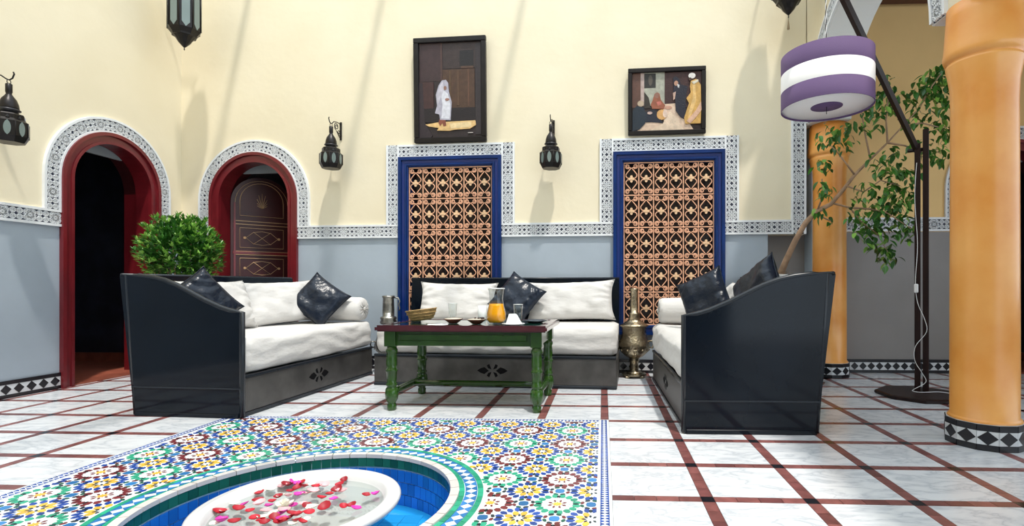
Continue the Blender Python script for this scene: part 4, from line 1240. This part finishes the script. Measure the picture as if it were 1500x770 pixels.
for c in s2.children:
    if c.name.startswith('chimney'): c.scale = (1.6, 1.6, 1.0)
    if c.name.startswith('spout'): c.location.x = 0.025

# ------------------------------------------------------------------ lanterns
def pane_poly(w, h, n=8):
    o = []
    for k in range(n + 1):
        t = -1 + 2*k/n
        o.append((w/2*(1 - abs(t)**2.2)**0.8, h/2*t))
    return o + [(-x, z) for x, z in o[::-1][1:-1]]
def wall_lantern(label, hang, rz, out):
    o = thing('wall_lantern', label, 'lantern', hang, rz, 'pierced iron lanterns on wall brackets')
    ir, ie = MT['iron'], MT['iron_edge']
    MB().tube([(0.014*math.cos(2*PI*k/14), 0, -0.014 + 0.016*math.sin(2*PI*k/14)) for k in range(14)], 0.003, 6, True).build('ring', ir, o)
    MB().lathe([(0.013, -0.028), (0.021, -0.034), (0.021, -0.095), (0.017, -0.112), (0.026, -0.128), (0.044, -0.155), (0.056, -0.190), (0.060, -0.222), (0.059, -0.232)], 16).build('dome', ir, o)
    MB().lathe([(0.055, -0.229), (0.070, -0.236), (0.070, -0.244), (0.055, -0.252), (0.055, -0.268)], 16).build('flange', ie, o)
    MB().lathe([(0.056, -0.264), (0.088, -0.274), (0.094, -0.282), (0.094, -0.318)], 8, smooth=False, a0=PI/8).build('shoulder', ir, o)
    MB().lathe([(0.092, -0.314), (0.118, -0.338), (0.118, -0.452), (0.098, -0.492), (0.094, -0.500)], 8, smooth=False, a0=PI/8).build('cage', ir, o)
    ap = 0.118*math.cos(PI/8)
    pm = MB().prism(pane_poly(0.042, 0.118), ap - .004, ap + .003, 'x').mesh('glass_pane', MT['lantern_glass'])
    rm = MB().prism([(-0.011, 0.0), (0.011, 0), (0, 0.024)], 0.0865, 0.093, 'x').mesh('tin_notch', MT['iron_edge'])
    for k in range(8):
        a = PI/4*k
        link('glass_pane', pm, o, (0, 0, -0.397), (0, 0, a))
        link('tin_notch', rm, o, (0, 0, -0.312), (0, 0, a))
        ed = MB().tube([(0.1185*math.cos(a + PI/8), 0.1185*math.sin(a + PI/8), -0.338), (0.1185*math.cos(a + PI/8), 0.1185*math.sin(a + PI/8), -0.452)], 0.004, 5).build('corner_rib', ir, o)
    br = MB()
    br.cbox(-0.012, 0.012, out - .012, out - .0005, -0.13, 0.075, 0.003)
    br.tube([(0, out - .01, 0.05), (0, out*.6, 0.052), (0, out*.25, 0.038), (0, 0.02, 0.008), (0, -0.005, 0.0), (0, -0.03, 0.012), (0, -0.045, 0.045), (0, -0.038, 0.062)], 0.0055, 6)
    pts = []
    for k in range(16):
        a = k/15*3.4*PI; r = 0.012 + 0.032*k/15
        pts.append((0, out*.52 + r*math.cos(a), 0.0 + r*math.sin(a)))
    br.tube(pts, 0.0045, 6)
    pts = []
    for k in range(14):
        a = PI + k/13*2.8*PI; r = 0.009 + 0.024*k/13
        pts.append((0, out*.78 + r*math.cos(a), -0.055 + r*math.sin(a)))
    br.tube(pts, 0.0045, 6)
    br.tube([(0, out - .012, -0.12), (0, out*.72, -0.085), (0, out*.5, -0.045)], 0.0045, 6)
    br.build('wall_bracket', ir, o)
    return o
def wpt(s_, z, out):
    q = WO + WD*s_ + WN*out
    return Vector((q.x, q.y, z))
for (px, py, lab) in ((485, 181, 'black iron wall lantern between the red door and the left window'), (807, 178, 'black iron wall lantern between the two paintings')):
    s_, z = wl(px, py, 0.20)
    wall_lantern(lab, wpt(s_, z, 0.20), WA, 0.20)
r_ = ray(13, 117); t_ = (LX + 0.26)/r_.x
wall_lantern('black iron wall lantern at the left edge, on the left wall', Vector((LX + .26, r_.y*t_, EYE + r_.z*t_)), PI/2, 0.26).scale = (1.0, 1.0, 1.0)
def hanging_lantern(label, tip, rz, out):
    o = thing('hanging_lantern', label, 'lantern', tip, rz, 'long iron lanterns with pointed bottoms')
    ir, ie = MT['iron'], MT['iron_edge']
    MB().lathe([(0.002, 0.0), (0.006, 0.012), (0.004, 0.03), (0.02, 0.045), (0.055, 0.085), (0.075, 0.120), (0.098, 0.150)], 12, smooth=False).build('pointed_base', ir, o)
    MB().lathe([(0.098, 0.148), (0.115, 0.150), (0.118, 0.170), (0.152, 0.215), (0.152, 0.66), (0.11, 0.72), (0.07, 0.74)], 8, smooth=False, a0=PI/8).build('cage', ir, o)
    ap = 0.152*math.cos(PI/8)
    poly = [(-0.036, 0.0), (0, -0.05), (0.036, 0.0), (0.036, 0.37), (0, 0.42), (-0.036, 0.37)]
    pm = MB().prism(poly, ap - .004, ap + .003, 'x').mesh('glass_pane', MT['lantern_glass'])
    for k in range(8):
        link('glass_pane', pm, o, (0, 0, 0.265), (0, 0, PI/4*k))
        a = PI/4*k + PI/8
        MB().tube([(0.154*math.cos(a), 0.154*math.sin(a), 0.215), (0.154*math.cos(a), 0.154*math.sin(a), 0.66)], 0.006, 5).build('corner_rib', ir, o)
    MB().lathe([(0.07, 0.735), (0.085, 0.75), (0.075, 0.80), (0.05, 0.86), (0.02, 0.90), (0.018, 0.94)], 16).build('dome', ir, o)
    mb = MB()
    for k in range(5):
        z = 0.96 + 0.042*k
        mb.tube([((0.014*math.cos(2*PI*i/10) if k % 2 else 0), (0 if k % 2 else 0.014*math.cos(2*PI*i/10)), z + 0.027*math.sin(2*PI*i/10)) for i in range(10)], 0.004, 5, True)
    mb.build('chain', ir, o)
    mb = MB()
    mb.cbox(-0.018, 0.018, out - .015, out - .0005, 0.95, 1.28, 0.004)
    mb.tube([(0, out - .01, 1.20), (0, out*.5, 1.215), (0, 0.03, 1.19), (0, 0, 1.16), (0, -0.03, 1.17), (0, -0.05, 1.21)], 0.009, 6)
    mb.tube([(0, out - .01, 1.0), (0, out*.6, 1.10), (0, out*.45, 1.205)], 0.007, 6)
    mb.build('wall_bracket', ir, o)
    return o
r_ = ray(270, 74); t_ = (LX + 0.44)/r_.x
hanging_lantern('long iron lantern with pale panes high in the left corner', Vector((LX + .44, r_.y*t_, EYE + r_.z*t_)), PI/2, 0.44)
s_, z = wl(1155, 27, 0.40)
h2 = hanging_lantern('iron lantern with pointed base high in the right corner', wpt(s_, z, 0.40), WA, 0.40)
MB().lathe([(0.004, -0.11), (0.014, -0.105), (0.010, -0.06), (0.004, -0.02), (0.003, 0.004)], 8).build('tassel', MT['straw'], h2)

# ------------------------------------------------------------------ paintings
PC = {}
def paint(col, rough=0.5):
    k = tuple(round(c, 3) for c in col)
    if k not in PC:
        PC[k] = mat('paint_%d' % len(PC), col, rough, var=0.28, vscale=22, bump=0.15, bscale=80)
    return PC[k]
def ell(cx, cy, a, b, n=12): return [(cx + a*math.cos(2*PI*k/n), cy + b*math.sin(2*PI*k/n)) for k in range(n)]
def rc(x0, y0, x1, y1): return [(x0, y0), (x1, y0), (x1, y1), (x0, y1)]
def painting(label, s0, s1, z0, z1, fw, crop, shapes, bg):
    w, h = s1 - s0, z1 - z0
    deep = lambda c: tuple(v*0.6 for v in c) if max(c) < 0.22 else c
    bg = deep(bg)
    p = wpt((s0 + s1)/2, z0, 0.0)
    o = thing('framed_painting', label, 'painting', (p.x, p.y, p.z), WA)
    o.rotation_euler = (R(1.6), 0, WA)
    y0, y1 = -0.055, -0.008
    for q in ((-w/2, w/2, h - fw, h), (-w/2, w/2, 0, fw), (-w/2, -w/2 + fw, fw, h - fw), (w/2 - fw, w/2, fw, h - fw)):
        MB().cbox(q[0], q[1], y0, y1, q[2], q[3], 0.006).build('frame_rail', MT['iron'], o)
    cv = MB().box(-w/2 + fw - .004, w/2 - fw + .004, -0.026, -0.012, fw - .004, h - fw + .004).build('canvas', paint(bg), o)
    x0, yb, x1, yt = crop
    cw, ch = w - 2*fw, h - 2*fw
    for i, (nm, poly, col) in enumerate(shapes):
        pp = [(-cw/2 + cw*min(1, max(0, (x - x0)/(x1 - x0))), fw + ch*min(1, max(0, (yt - y)/(yt - yb)))) for x, y in poly]
        MB().prism(pp, -0.027 - 0.0007*(i + 1), -0.020, 'y').build(nm, paint(deep(col)), cv)
    return o
sh = [('painted_wall', rc(110, 95, 245, 340), (0.075, 0.035, 0.038)), ('painted_wall', rc(262, 100, 500, 262), (0.062, 0.036, 0.034)), ('painted_ledge', rc(245, 95, 256, 335), (0.12, 0.055, 0.045)),
      ('painted_door', rc(258, 268, 462, 520), (0.125, 0.058, 0.030)), ('painted_window', rc(368, 150, 455, 250), (0.014, 0.010, 0.012)), ('painted_ledge', rc(375, 250, 456, 264), (0.16, 0.08, 0.05)),
      ('painted_plank', rc(418, 268, 428, 505), (0.20, 0.09, 0.05)), ('painted_plank', rc(300, 275, 312, 500), (0.17, 0.09, 0.04)), ('painted_plank', rc(350, 275, 365, 500), (0.16, 0.08, 0.04)),
      ('painted_wall', rc(108, 345, 200, 520), (0.085, 0.030, 0.028)), ('painted_shade', rc(135, 515, 468, 605), (0.016, 0.007, 0.010)),
      ('painted_wall', [(105, 350), (130, 350), (140, 600), (190, 690), (180, 705), (105, 705)], (0.045, 0.026, 0.035)), ('painted_wall', rc(468, 110, 505, 690), (0.045, 0.030, 0.034)),
      ('painted_sunlight', [(145, 618), (235, 605), (465, 600), (470, 628), (430, 652), (330, 656), (300, 662), (220, 658), (232, 642), (165, 630)], (0.80, 0.52, 0.22)),
      ('painted_sunlight', [(300, 615), (440, 608), (440, 640), (310, 648)], (0.86, 0.66, 0.36)),
      ('painted_feet', [(235, 590), (275, 590), (280, 630), (262, 634), (255, 612), (240, 632), (230, 610)], (0.25, 0.07, 0.04)),
      ('painted_robe', [(255, 338), (280, 335), (294, 355), (298, 410), (316, 480), (308, 595), (240, 590), (236, 555), (208, 548), (222, 500), (215, 430), (232, 372)], (0.46, 0.44, 0.52)),
      ('painted_robe_light', [(262, 400), (292, 425), (308, 495), (302, 585), (248, 582), (258, 500), (250, 445)], (0.74, 0.74, 0.80)),
      ('painted_veil', [(240, 372), (262, 345), (268, 400), (246, 450), (226, 500), (222, 430)], (0.60, 0.57, 0.64)),
      ('painted_face', ell(275, 388, 9, 14), (0.30, 0.16, 0.12)), ('painted_arm', ell(288, 462, 14, 9), (0.35, 0.18, 0.14)), ('painted_signature', rc(418, 676, 450, 681), (0.5, 0.45, 0.42))]
painting('tall dark framed painting of a white robed figure in an alley', -1.865, -1.039, 2.542, 3.70, 0.055, (105, 95, 505, 705), sh, (0.040, 0.022, 0.024))
sh = [('painted_wall', rc(160, 170, 240, 460), (0.20, 0.085, 0.055)), ('painted_wall', rc(262, 170, 436, 450), (0.42, 0.42, 0.34)), ('painted_pillar', rc(232, 170, 262, 450), (0.50, 0.38, 0.34)),
      ('painted_picture', rc(262, 178, 360, 298), (0.035, 0.032, 0.028)), ('painted_picture', ell(315, 235, 18, 45), (0.16, 0.13, 0.10)), ('painted_doorway', rc(436, 175, 745, 470), (0.075, 0.018, 0.016)),
      ('painted_drape', [(262, 330), (300, 380), (320, 470), (262, 470)], (0.05, 0.035, 0.02)),
      ('painted_floor', [(200, 662), (270, 585), (430, 600), (420, 440), (530, 436), (560, 500), (640, 600), (680, 662)], (0.74, 0.54, 0.40)), ('painted_floor', [(300, 662), (420, 605), (480, 500), (540, 560), (600, 662)], (0.80, 0.62, 0.46)),
      ('painted_robe', [(350, 350), (372, 338), (392, 350), (402, 400), (440, 450), (430, 480), (330, 476), (318, 440), (335, 400)], (0.33, 0.10, 0.05)), ('painted_face', ell(368, 365, 20, 24), (0.30, 0.14, 0.10)),
      ('painted_sash', [(365, 420), (400, 412), (410, 440), (380, 455)], (0.55, 0.16, 0.12)), ('painted_dish', ell(465, 470, 34, 14), (0.62, 0.34, 0.24)),
      ('painted_robe', [(280, 500), (350, 480), (400, 560), (420, 600), (330, 590), (270, 590)], (0.012, 0.018, 0.045)), ('painted_turban', ell(412, 528, 44, 44), (0.70, 0.38, 0.13)), ('painted_turban', ell(440, 520, 20, 34), (0.80, 0.60, 0.48)),
      ('painted_robe', [(162, 660), (162, 490), (195, 450), (255, 462), (290, 540), (268, 600), (220, 650)], (0.012, 0.030, 0.055)), ('painted_head', ell(232, 430, 28, 26), (0.52, 0.40, 0.28)), ('painted_hand', ell(310, 512, 22, 12), (0.60, 0.42, 0.36)),
      ('painted_robe', [(505, 225), (530, 210), (560, 240), (570, 280), (630, 300), (612, 390), (612, 575), (570, 555), (530, 500), (522, 390), (508, 350), (512, 290)], (0.012, 0.012, 0.035)),
      ('painted_face', ell(532, 270, 18, 22), (0.50, 0.27, 0.18)), ('painted_shirt', [(540, 275), (560, 285), (558, 310), (545, 305)], (0.6, 0.6, 0.6)), ('painted_sleeve', [(505, 350), (530, 340), (522, 400), (508, 412)], (0.55, 0.36, 0.28)),
      ('painted_robe', [(655, 255), (700, 240), (738, 290), (742, 500), (738, 612), (610, 612), (600, 560), (640, 440), (618, 400), (655, 350), (648, 300)], (0.66, 0.38, 0.10)), ('painted_fold', [(670, 270), (690, 270), (700, 420), (650, 560), (630, 600), (640, 500), (672, 400)], (0.80, 0.52, 0.20)),
      ('painted_turban', ell(664, 212, 30, 24), (0.80, 0.76, 0.72)), ('painted_face', ell(650, 240, 13, 13), (0.12, 0.05, 0.03)), ('painted_scarf', [(660, 265), (715, 245), (720, 262), (680, 285)], (0.72, 0.66, 0.52)),
      ('painted_cloth', [(620, 590), (700, 500), (740, 430), (748, 500), (700, 560), (650, 612)], (0.72, 0.44, 0.30))]
painting('smaller dark framed painting of robed people gathered in a room', 0.521, 1.342, 2.56, 3.268, 0.045, (160, 170, 745, 662), sh, (0.05, 0.022, 0.018))

# ------------------------------------------------------------------ arc floor lamp
lp = thing('floor_lamp', 'tall dark wooden floor lamp with purple and white drum shade on a slanted arm', 'lamp', (2.70, 4.58, 0))
def loc_(v): return Vector((v[0] - 2.70, v[1] - 4.58, v[2]))
MB().lathe([(0.325, 0.0), (0.335, 0.006), (0.335, 0.026), (0.322, 0.034)], 8, smooth=False, a0=PI/8).build('base_plate', MT['lamp_wood'], lp)
ax = math.atan2(2.70, 4.58)
ux, uy = math.cos(-ax), math.sin(-ax)         # across the line of sight, so both posts show
for sg, top in ((-1, 2.17), (1, 2.285)):
    M_ = Matrix.Translation((0.05 + ux*0.030*sg, 0.05 + uy*0.030*sg, 0)) @ Matrix.Rotation(-ax, 4, 'Z')
    MB().cbox(-0.0225, 0.0225, -0.03, 0.03, 0.03, top, 0.004, M=M_).build('post', MT['lamp_wood'], lp)
ST = loc_((2.725, 4.655, 2.12)); EN = loc_((1.400, 3.355, 2.995))
d_ = (EN - ST).normalized()
MB().tube([ST - d_*0.05, EN + d_*0.06], 0.026, 4, smooth=False).build('slanted_arm', MT['lamp_wood'], lp)
M_ = Matrix.Translation(ST) @ Matrix.Rotation(-ax, 4, 'Z') @ Matrix.Rotation(PI/2, 4, 'Y')
MB().lathe([(0.012, -0.07), (0.016, -0.066), (0.016, 0.066), (0.012, 0.07)], 10, M=M_).build('pivot_bolt', MT['iron'], lp)
sc = loc_((1.412, 3.362, 2.06)); SR_, SHH = 0.27, 0.332
mb = MB()
for k in range(26):
    a0_, a1_ = k*0.9, (k + 1)*0.9
cp = Vector((sc.x, sc.y, 0))
for ph in (0, PI):
    mb.tube([(sc.x - .004 + 0.0025*math.cos(k*0.9 + ph), sc.y + 0.0025*math.sin(k*0.9 + ph), 2.35 + (2.985 - 2.35)*k/50) for k in range(51)], 0.0025, 5, mi=0 if ph == 0 else 1)
mb.build('twisted_cord', [MT['iron'], MT['shade_white']], lp)
sd = link('drum_shade', None, lp, sc)
th = SHH/3
for k, mn in enumerate(('purple', 'shade_white', 'purple')):
    MB().lathe([(SR_, th*k), (SR_, th*(k + 1)), (SR_ - .004, th*(k + 1)), (SR_ - .004, th*k), (SR_, th*k)], 64, cap=False).build('shade_band', MT[mn], sd)
MB().lathe([(0.0005, 0.012), (SR_ - .004, 0.012), (SR_ - .004, 0.016), (0.0005, 0.016)], 64, cap=False).build('diffuser', MT['shade_white'], sd)
MB().lathe([(0.0005, 0.0095), (0.093, 0.0095), (0.093, 0.0118), (0.0005, 0.0118)], 40, cap=False).build('purple_disc', MT['purple'], sd)
mb = MB()
for k in range(3):
    a = 2*PI*k/3 + .4
    mb.tube([(0, 0, SHH - .02), ((SR_ - .004)*math.cos(a), (SR_ - .004)*math.sin(a), SHH - .02)], 0.003, 5)
mb.build('spider', MT['iron'], sd)
MB().tube([(0.0, 0, 0.012), (0.0, 0, -0.035)], 0.0022, 5).build('pull_pin', MT['iron'], sd)
pc = Vector((0.05, 0.05, 0))
fx, fy = -math.sin(ax), -math.cos(ax)
def smooth_path(pts, n=5):
    pts = [Vector(p) for p in pts]; out = []
    for i in range(len(pts) - 1):
        a, b, c, d = pts[max(i-1, 0)], pts[i], pts[i+1], pts[min(i+2, len(pts)-1)]
        for k in range(n):
            t = k/n
            out.append(0.5*((2*b) + (c - a)*t + (2*a - 5*b + 4*c - d)*t*t + (3*b - a - 3*c + d)*t**3))
    return out + [pts[-1]]
def pole(u, z, f=0.036): return (pc.x + ux*u + fx*f, pc.y + uy*u + fy*f, z)
MB().tube(smooth_path([pole(-0.036, 2.0), pole(-0.05, 1.7), pole(-0.03, 1.3), pole(-0.045, 0.98), pole(-0.03, 0.80), pole(0.02, 0.66), pole(0.035, 0.55), pole(-0.045, 0.42), pole(-0.05, 0.30), pole(0.0, 0.20), pole(0.03, 0.12), pole(-0.06, 0.05, .06), pole(-0.055, 0.04, .09), pole(0.0, 0.04, .10), pole(0.12, 0.05, .06), pole(0.20, 0.04, .02)]), 0.0028, 6).build('power_cable', MT['plastic_white'], lp)
MB().cbox(-0.016, 0.016, -0.010, 0.010, -0.038, 0.038, 0.006, M=Matrix.Translation(pole(-0.040, 0.92, .042)) @ Matrix.Rotation(-ax, 4, 'Z')).build('cable_switch', MT['plastic_white'], lp)

# ------------------------------------------------------------------ tree in its planter, green jar
def leaf_mesh(mn, seed, L_=0.072, w=0.036):
    rr = random.Random(seed); mb = MB()
    n = 5; vs = []; fs = []
    bend = rr.uniform(0.1, 0.45); cup = rr.uniform(0.1, 0.35)
    for k in range(n + 1):
        t = k/n
        hw = w/2*math.sin(PI*min(1, t**0.85))**0.75 if 0 < t < 1 else 0.0015
        x = L_*t; z = -bend*L_*t*t
        for sg in (-1, 0, 1): vs.append((x, sg*hw, z + cup*hw*abs(sg)))
    for k in range(n):
        for q in (0, 1): fs.append((k*3 + q, k*3 + q + 1, k*3 + q + 4, k*3 + q + 3))
    return mb.add(vs, fs, smooth=True).mesh('leaf', MT[mn])
LM = [leaf_mesh(m, i + 3*j) for j, m in enumerate(('leaf', 'leaf_pale', 'leaf_deep')) for i in range(3)]
base = at(1143, 402, 5.43)
tr = thing('leaning_tree', 'slender leaning tree with sparse green foliage beside the rear column', 'tree', (base.x, base.y, 0.98))
def lt(px, py, Y):
    p = at(px, py, Y); return (p.x - base.x, p.y - base.y, p.z - 0.98)
mb = MB()
mb.tube([(-.015, 0.02, -0.10)] + [lt(*q) for q in ((1143, 402, 5.43), (1152, 380, 5.37), (1165, 352, 5.27), (1180, 326, 5.23), (1197, 309, 5.19), (1217, 299, 5.15), (1235, 278, 5.1), (1252, 256, 5.05), (1275, 233, 5.02), (1300, 209, 5.0), (1322, 185, 4.97), (1345, 160, 4.95))],
        [0.036, 0.034, 0.030, 0.027, 0.025, 0.024, 0.020, 0.017, 0.014, 0.011, 0.008, 0.006, 0.005], 8)
mb.build('trunk', MT['bark'], tr)
BR = [[(1252, 256, 5.05), (1240, 240, 5.0), (1226, 222, 4.97), (1212, 208, 4.95)], [(1222, 298, 5.14), (1245, 304, 5.05), (1262, 325, 5.0), (1285, 342, 4.95), (1302, 372, 4.93)], [(1275, 233, 5.02), (1268, 200, 5.0), (1262, 165, 5.0), (1270, 140, 5.0)],
      [(1345, 160, 4.95), (1362, 130, 4.95), (1378, 108, 4.95)], [(1300, 209, 5.0), (1325, 213, 4.95), (1352, 222, 4.95), (1378, 218, 4.95)], [(1240, 272, 5.08), (1265, 281, 5.0), (1290, 264, 4.97), (1318, 272, 4.95)], [(1197, 309, 5.19), (1205, 288, 5.1), (1204, 262, 5.05)],
      [(1245, 304, 5.05), (1275, 306, 5.0), (1300, 312, 4.95), (1335, 335, 4.9)], [(1322, 185, 4.97), (1350, 180, 4.95), (1382, 188, 4.95)], [(1300, 209, 5.0), (1298, 175, 5.0), (1302, 135, 5.0)], [(1197, 309, 5.19), (1205, 318, 5.1), (1216, 323, 5.05)]]
for b_ in BR:
    MB().tube([lt(*q) for q in b_], [0.011, 0.008, 0.006, 0.004, 0.003][:len(b_)], 6).build('branch', MT['bark'], tr)
CL = [(1213,197,18,16),(1232,208,18,14),(1205,245,13,11),(1208,275,13,11),(1200,309,8,5),(1217,322,6,3),(1248,192,16,10),(1268,142,24,30),(1292,152,20,18),(1300,124,14,10),(1328,150,18,14),(1358,128,20,30),(1382,140,18,26),(1375,112,18,24),
      (1364,170,22,22),(1385,192,12,14),(1376,217,20,20),(1346,216,14,9),(1285,238,18,11),(1310,236,22,20),(1318,268,24,32),(1298,290,24,26),(1330,290,15,14),(1265,277,15,9),(1290,320,26,32),(1316,315,18,18),(1268,330,20,18),(1250,318,12,7),
      (1288,355,22,24),(1325,340,15,12),(1340,334,11,7),(1300,378,15,18),(1255,297,12,7),(1340,250,13,9),(1280,180,18,10),(1335,175,15,8)]
rl = random.Random(21)
lv = []
for (px, py, rr_, n_) in CL:
    Yc = 5.0 + rl.uniform(-.06, .06)
    for k in range(int(n_*1.9)):
        a = rl.uniform(0, 6.28); q = rr_*math.sqrt(rl.random())
        p = lt(px + q*math.cos(a), py + q*math.sin(a)*1.05, Yc + rl.uniform(-.14, .14))
        m_ = rl.choice(LM[:3]*3 + LM[3:6] + LM[6:]*2)
        e = (rl.uniform(-.6, .6), rl.uniform(0.1, 1.1), rl.uniform(0, 6.28))
        lv.append((p, e, m_, rl.uniform(0.75, 1.25)))
rl.shuffle(lv)
for p, e, m_, s_ in lv[:300]:
    o = link('leaf', m_, tr, p, e); o.scale = (s_, s_, s_)
mb = MB(); mats = [MT['leaf'], MT['leaf_pale'], MT['leaf_deep']]
from mathutils import Euler
for p, e, m_, s_ in lv[300:]:
    M_ = Matrix.Translation(p) @ Euler(e).to_matrix().to_4x4() @ Matrix.Scale(s_, 4)
    mb.add([v.co for v in m_.vertices], [tuple(f.vertices) for f in m_.polygons], mats.index(m_.materials[0]), True, M_)
tag(mb.build('foliage', mats, tr), kind='stuff')
pb = thing('tall_planter', 'tall black planter box behind the right sofa holding the leaning tree', 'planter', (1.70, 5.435, 0), 0.0)
pr = lambda d: [(-.24 + d, -.135 + d), (.24 - d, -.135 + d), (.24 - d, .135 - d), (-.24 + d, .135 - d)]
MB().ribbon(list(zip(pr(0.0), pr(0.02))), 0.0, 1.02, closed=True, axis='z').build('box_wall', MT['sofa_black'], pb)
MB().ribbon(list(zip(pr(-0.012), pr(0.024))), 1.0, 1.035, closed=True, axis='z').build('rim', MT['sofa_edge'], pb)
MB().box(-.22, .22, -.115, .115, 0.85, 0.97).build('soil', MT['straw'], pb)
mb = MB()
for k in range(70):
    a = rl.uniform(0, 6.28); q = rl.uniform(0.02, 0.13)
    x, y = base.x - 1.70 + q*math.cos(a)*0.8, base.y - 5.435 + q*math.sin(a)*.6
    mb.tube([(x, y, 0.96), (x + rl.uniform(-.03, .03), y + rl.uniform(-.02, .02), 1.04), (x + rl.uniform(-.08, .08), y + rl.uniform(-.03, .03), 1.06 + rl.uniform(-.01, .05))], 0.0018, 3)
tag(mb.build('dry_straw', MT['straw'], pb), kind='stuff')
gj = thing('glazed_jar', 'green glazed jar peeking out between right sofa and rear column', 'jar', (2.00, 5.10, 0))
MB().lathe([(0.07, 0.0), (0.075, 0.02), (0.10, 0.12), (0.125, 0.24), (0.125, 0.30), (0.10, 0.38), (0.065, 0.43), (0.07, 0.46), (0.058, 0.46), (0.05, 0.42)], 28).build('jar_body', MT['glaze_green'], gj)
MB().lathe([(0.09, 0.0), (0.10, 0.004), (0.12, 0.02), (0.11, 0.02), (0.08, 0.008)], 28).build('saucer', MT['bowl_brown'], gj)

# ------------------------------------------------------------------ bush behind the left sofa
bu = thing('potted_bush', 'round leafy green bush in a pot behind the left sofa', 'bush', (-4.14, 4.96, 0))
MB().lathe([(0.14, 0.0), (0.16, 0.02), (0.20, 0.45), (0.225, 0.50), (0.225, 0.54), (0.20, 0.54), (0.19, 0.48), (0.001, 0.47)], 28).build('pot', MT['terracotta'], bu)
mb = MB(); rb_ = random.Random(9)
for k in range(11):
    a = 2*PI*k/11 + rb_.uniform(-.2, .2); q = rb_.uniform(0.12, 0.26)
    mb.tube([(0.03*math.cos(a), 0.03*math.sin(a), 0.46), (0.07*math.cos(a), 0.07*math.sin(a), 0.75), (q*.7*math.cos(a), q*.7*math.sin(a), 1.05), (q*math.cos(a), q*math.sin(a), 1.35)], [0.014, 0.011, 0.008, 0.004], 5)
mb.build('stems', MT['bark'], bu)
mb = MB()
def add_leaf(mb, p, d, up, l, w, mi):
    d = d.normalized(); sd = d.cross(up)
    if sd.length < 1e-3: sd = d.orthogonal()
    sd.normalize(); nn_ = sd.cross(d)
    vs = [p, p + d*l*.5 + sd*w/2 + nn_*0.004, p + d*l, p + d*l*.5 - sd*w/2 + nn_*0.004, p + d*l*.5 - nn_*0.002]
    mb.add(vs, [(0, 1, 4), (1, 2, 4), (2, 3, 4), (3, 0, 4)], mi, False)
CB = Vector((0, 0, 1.27))
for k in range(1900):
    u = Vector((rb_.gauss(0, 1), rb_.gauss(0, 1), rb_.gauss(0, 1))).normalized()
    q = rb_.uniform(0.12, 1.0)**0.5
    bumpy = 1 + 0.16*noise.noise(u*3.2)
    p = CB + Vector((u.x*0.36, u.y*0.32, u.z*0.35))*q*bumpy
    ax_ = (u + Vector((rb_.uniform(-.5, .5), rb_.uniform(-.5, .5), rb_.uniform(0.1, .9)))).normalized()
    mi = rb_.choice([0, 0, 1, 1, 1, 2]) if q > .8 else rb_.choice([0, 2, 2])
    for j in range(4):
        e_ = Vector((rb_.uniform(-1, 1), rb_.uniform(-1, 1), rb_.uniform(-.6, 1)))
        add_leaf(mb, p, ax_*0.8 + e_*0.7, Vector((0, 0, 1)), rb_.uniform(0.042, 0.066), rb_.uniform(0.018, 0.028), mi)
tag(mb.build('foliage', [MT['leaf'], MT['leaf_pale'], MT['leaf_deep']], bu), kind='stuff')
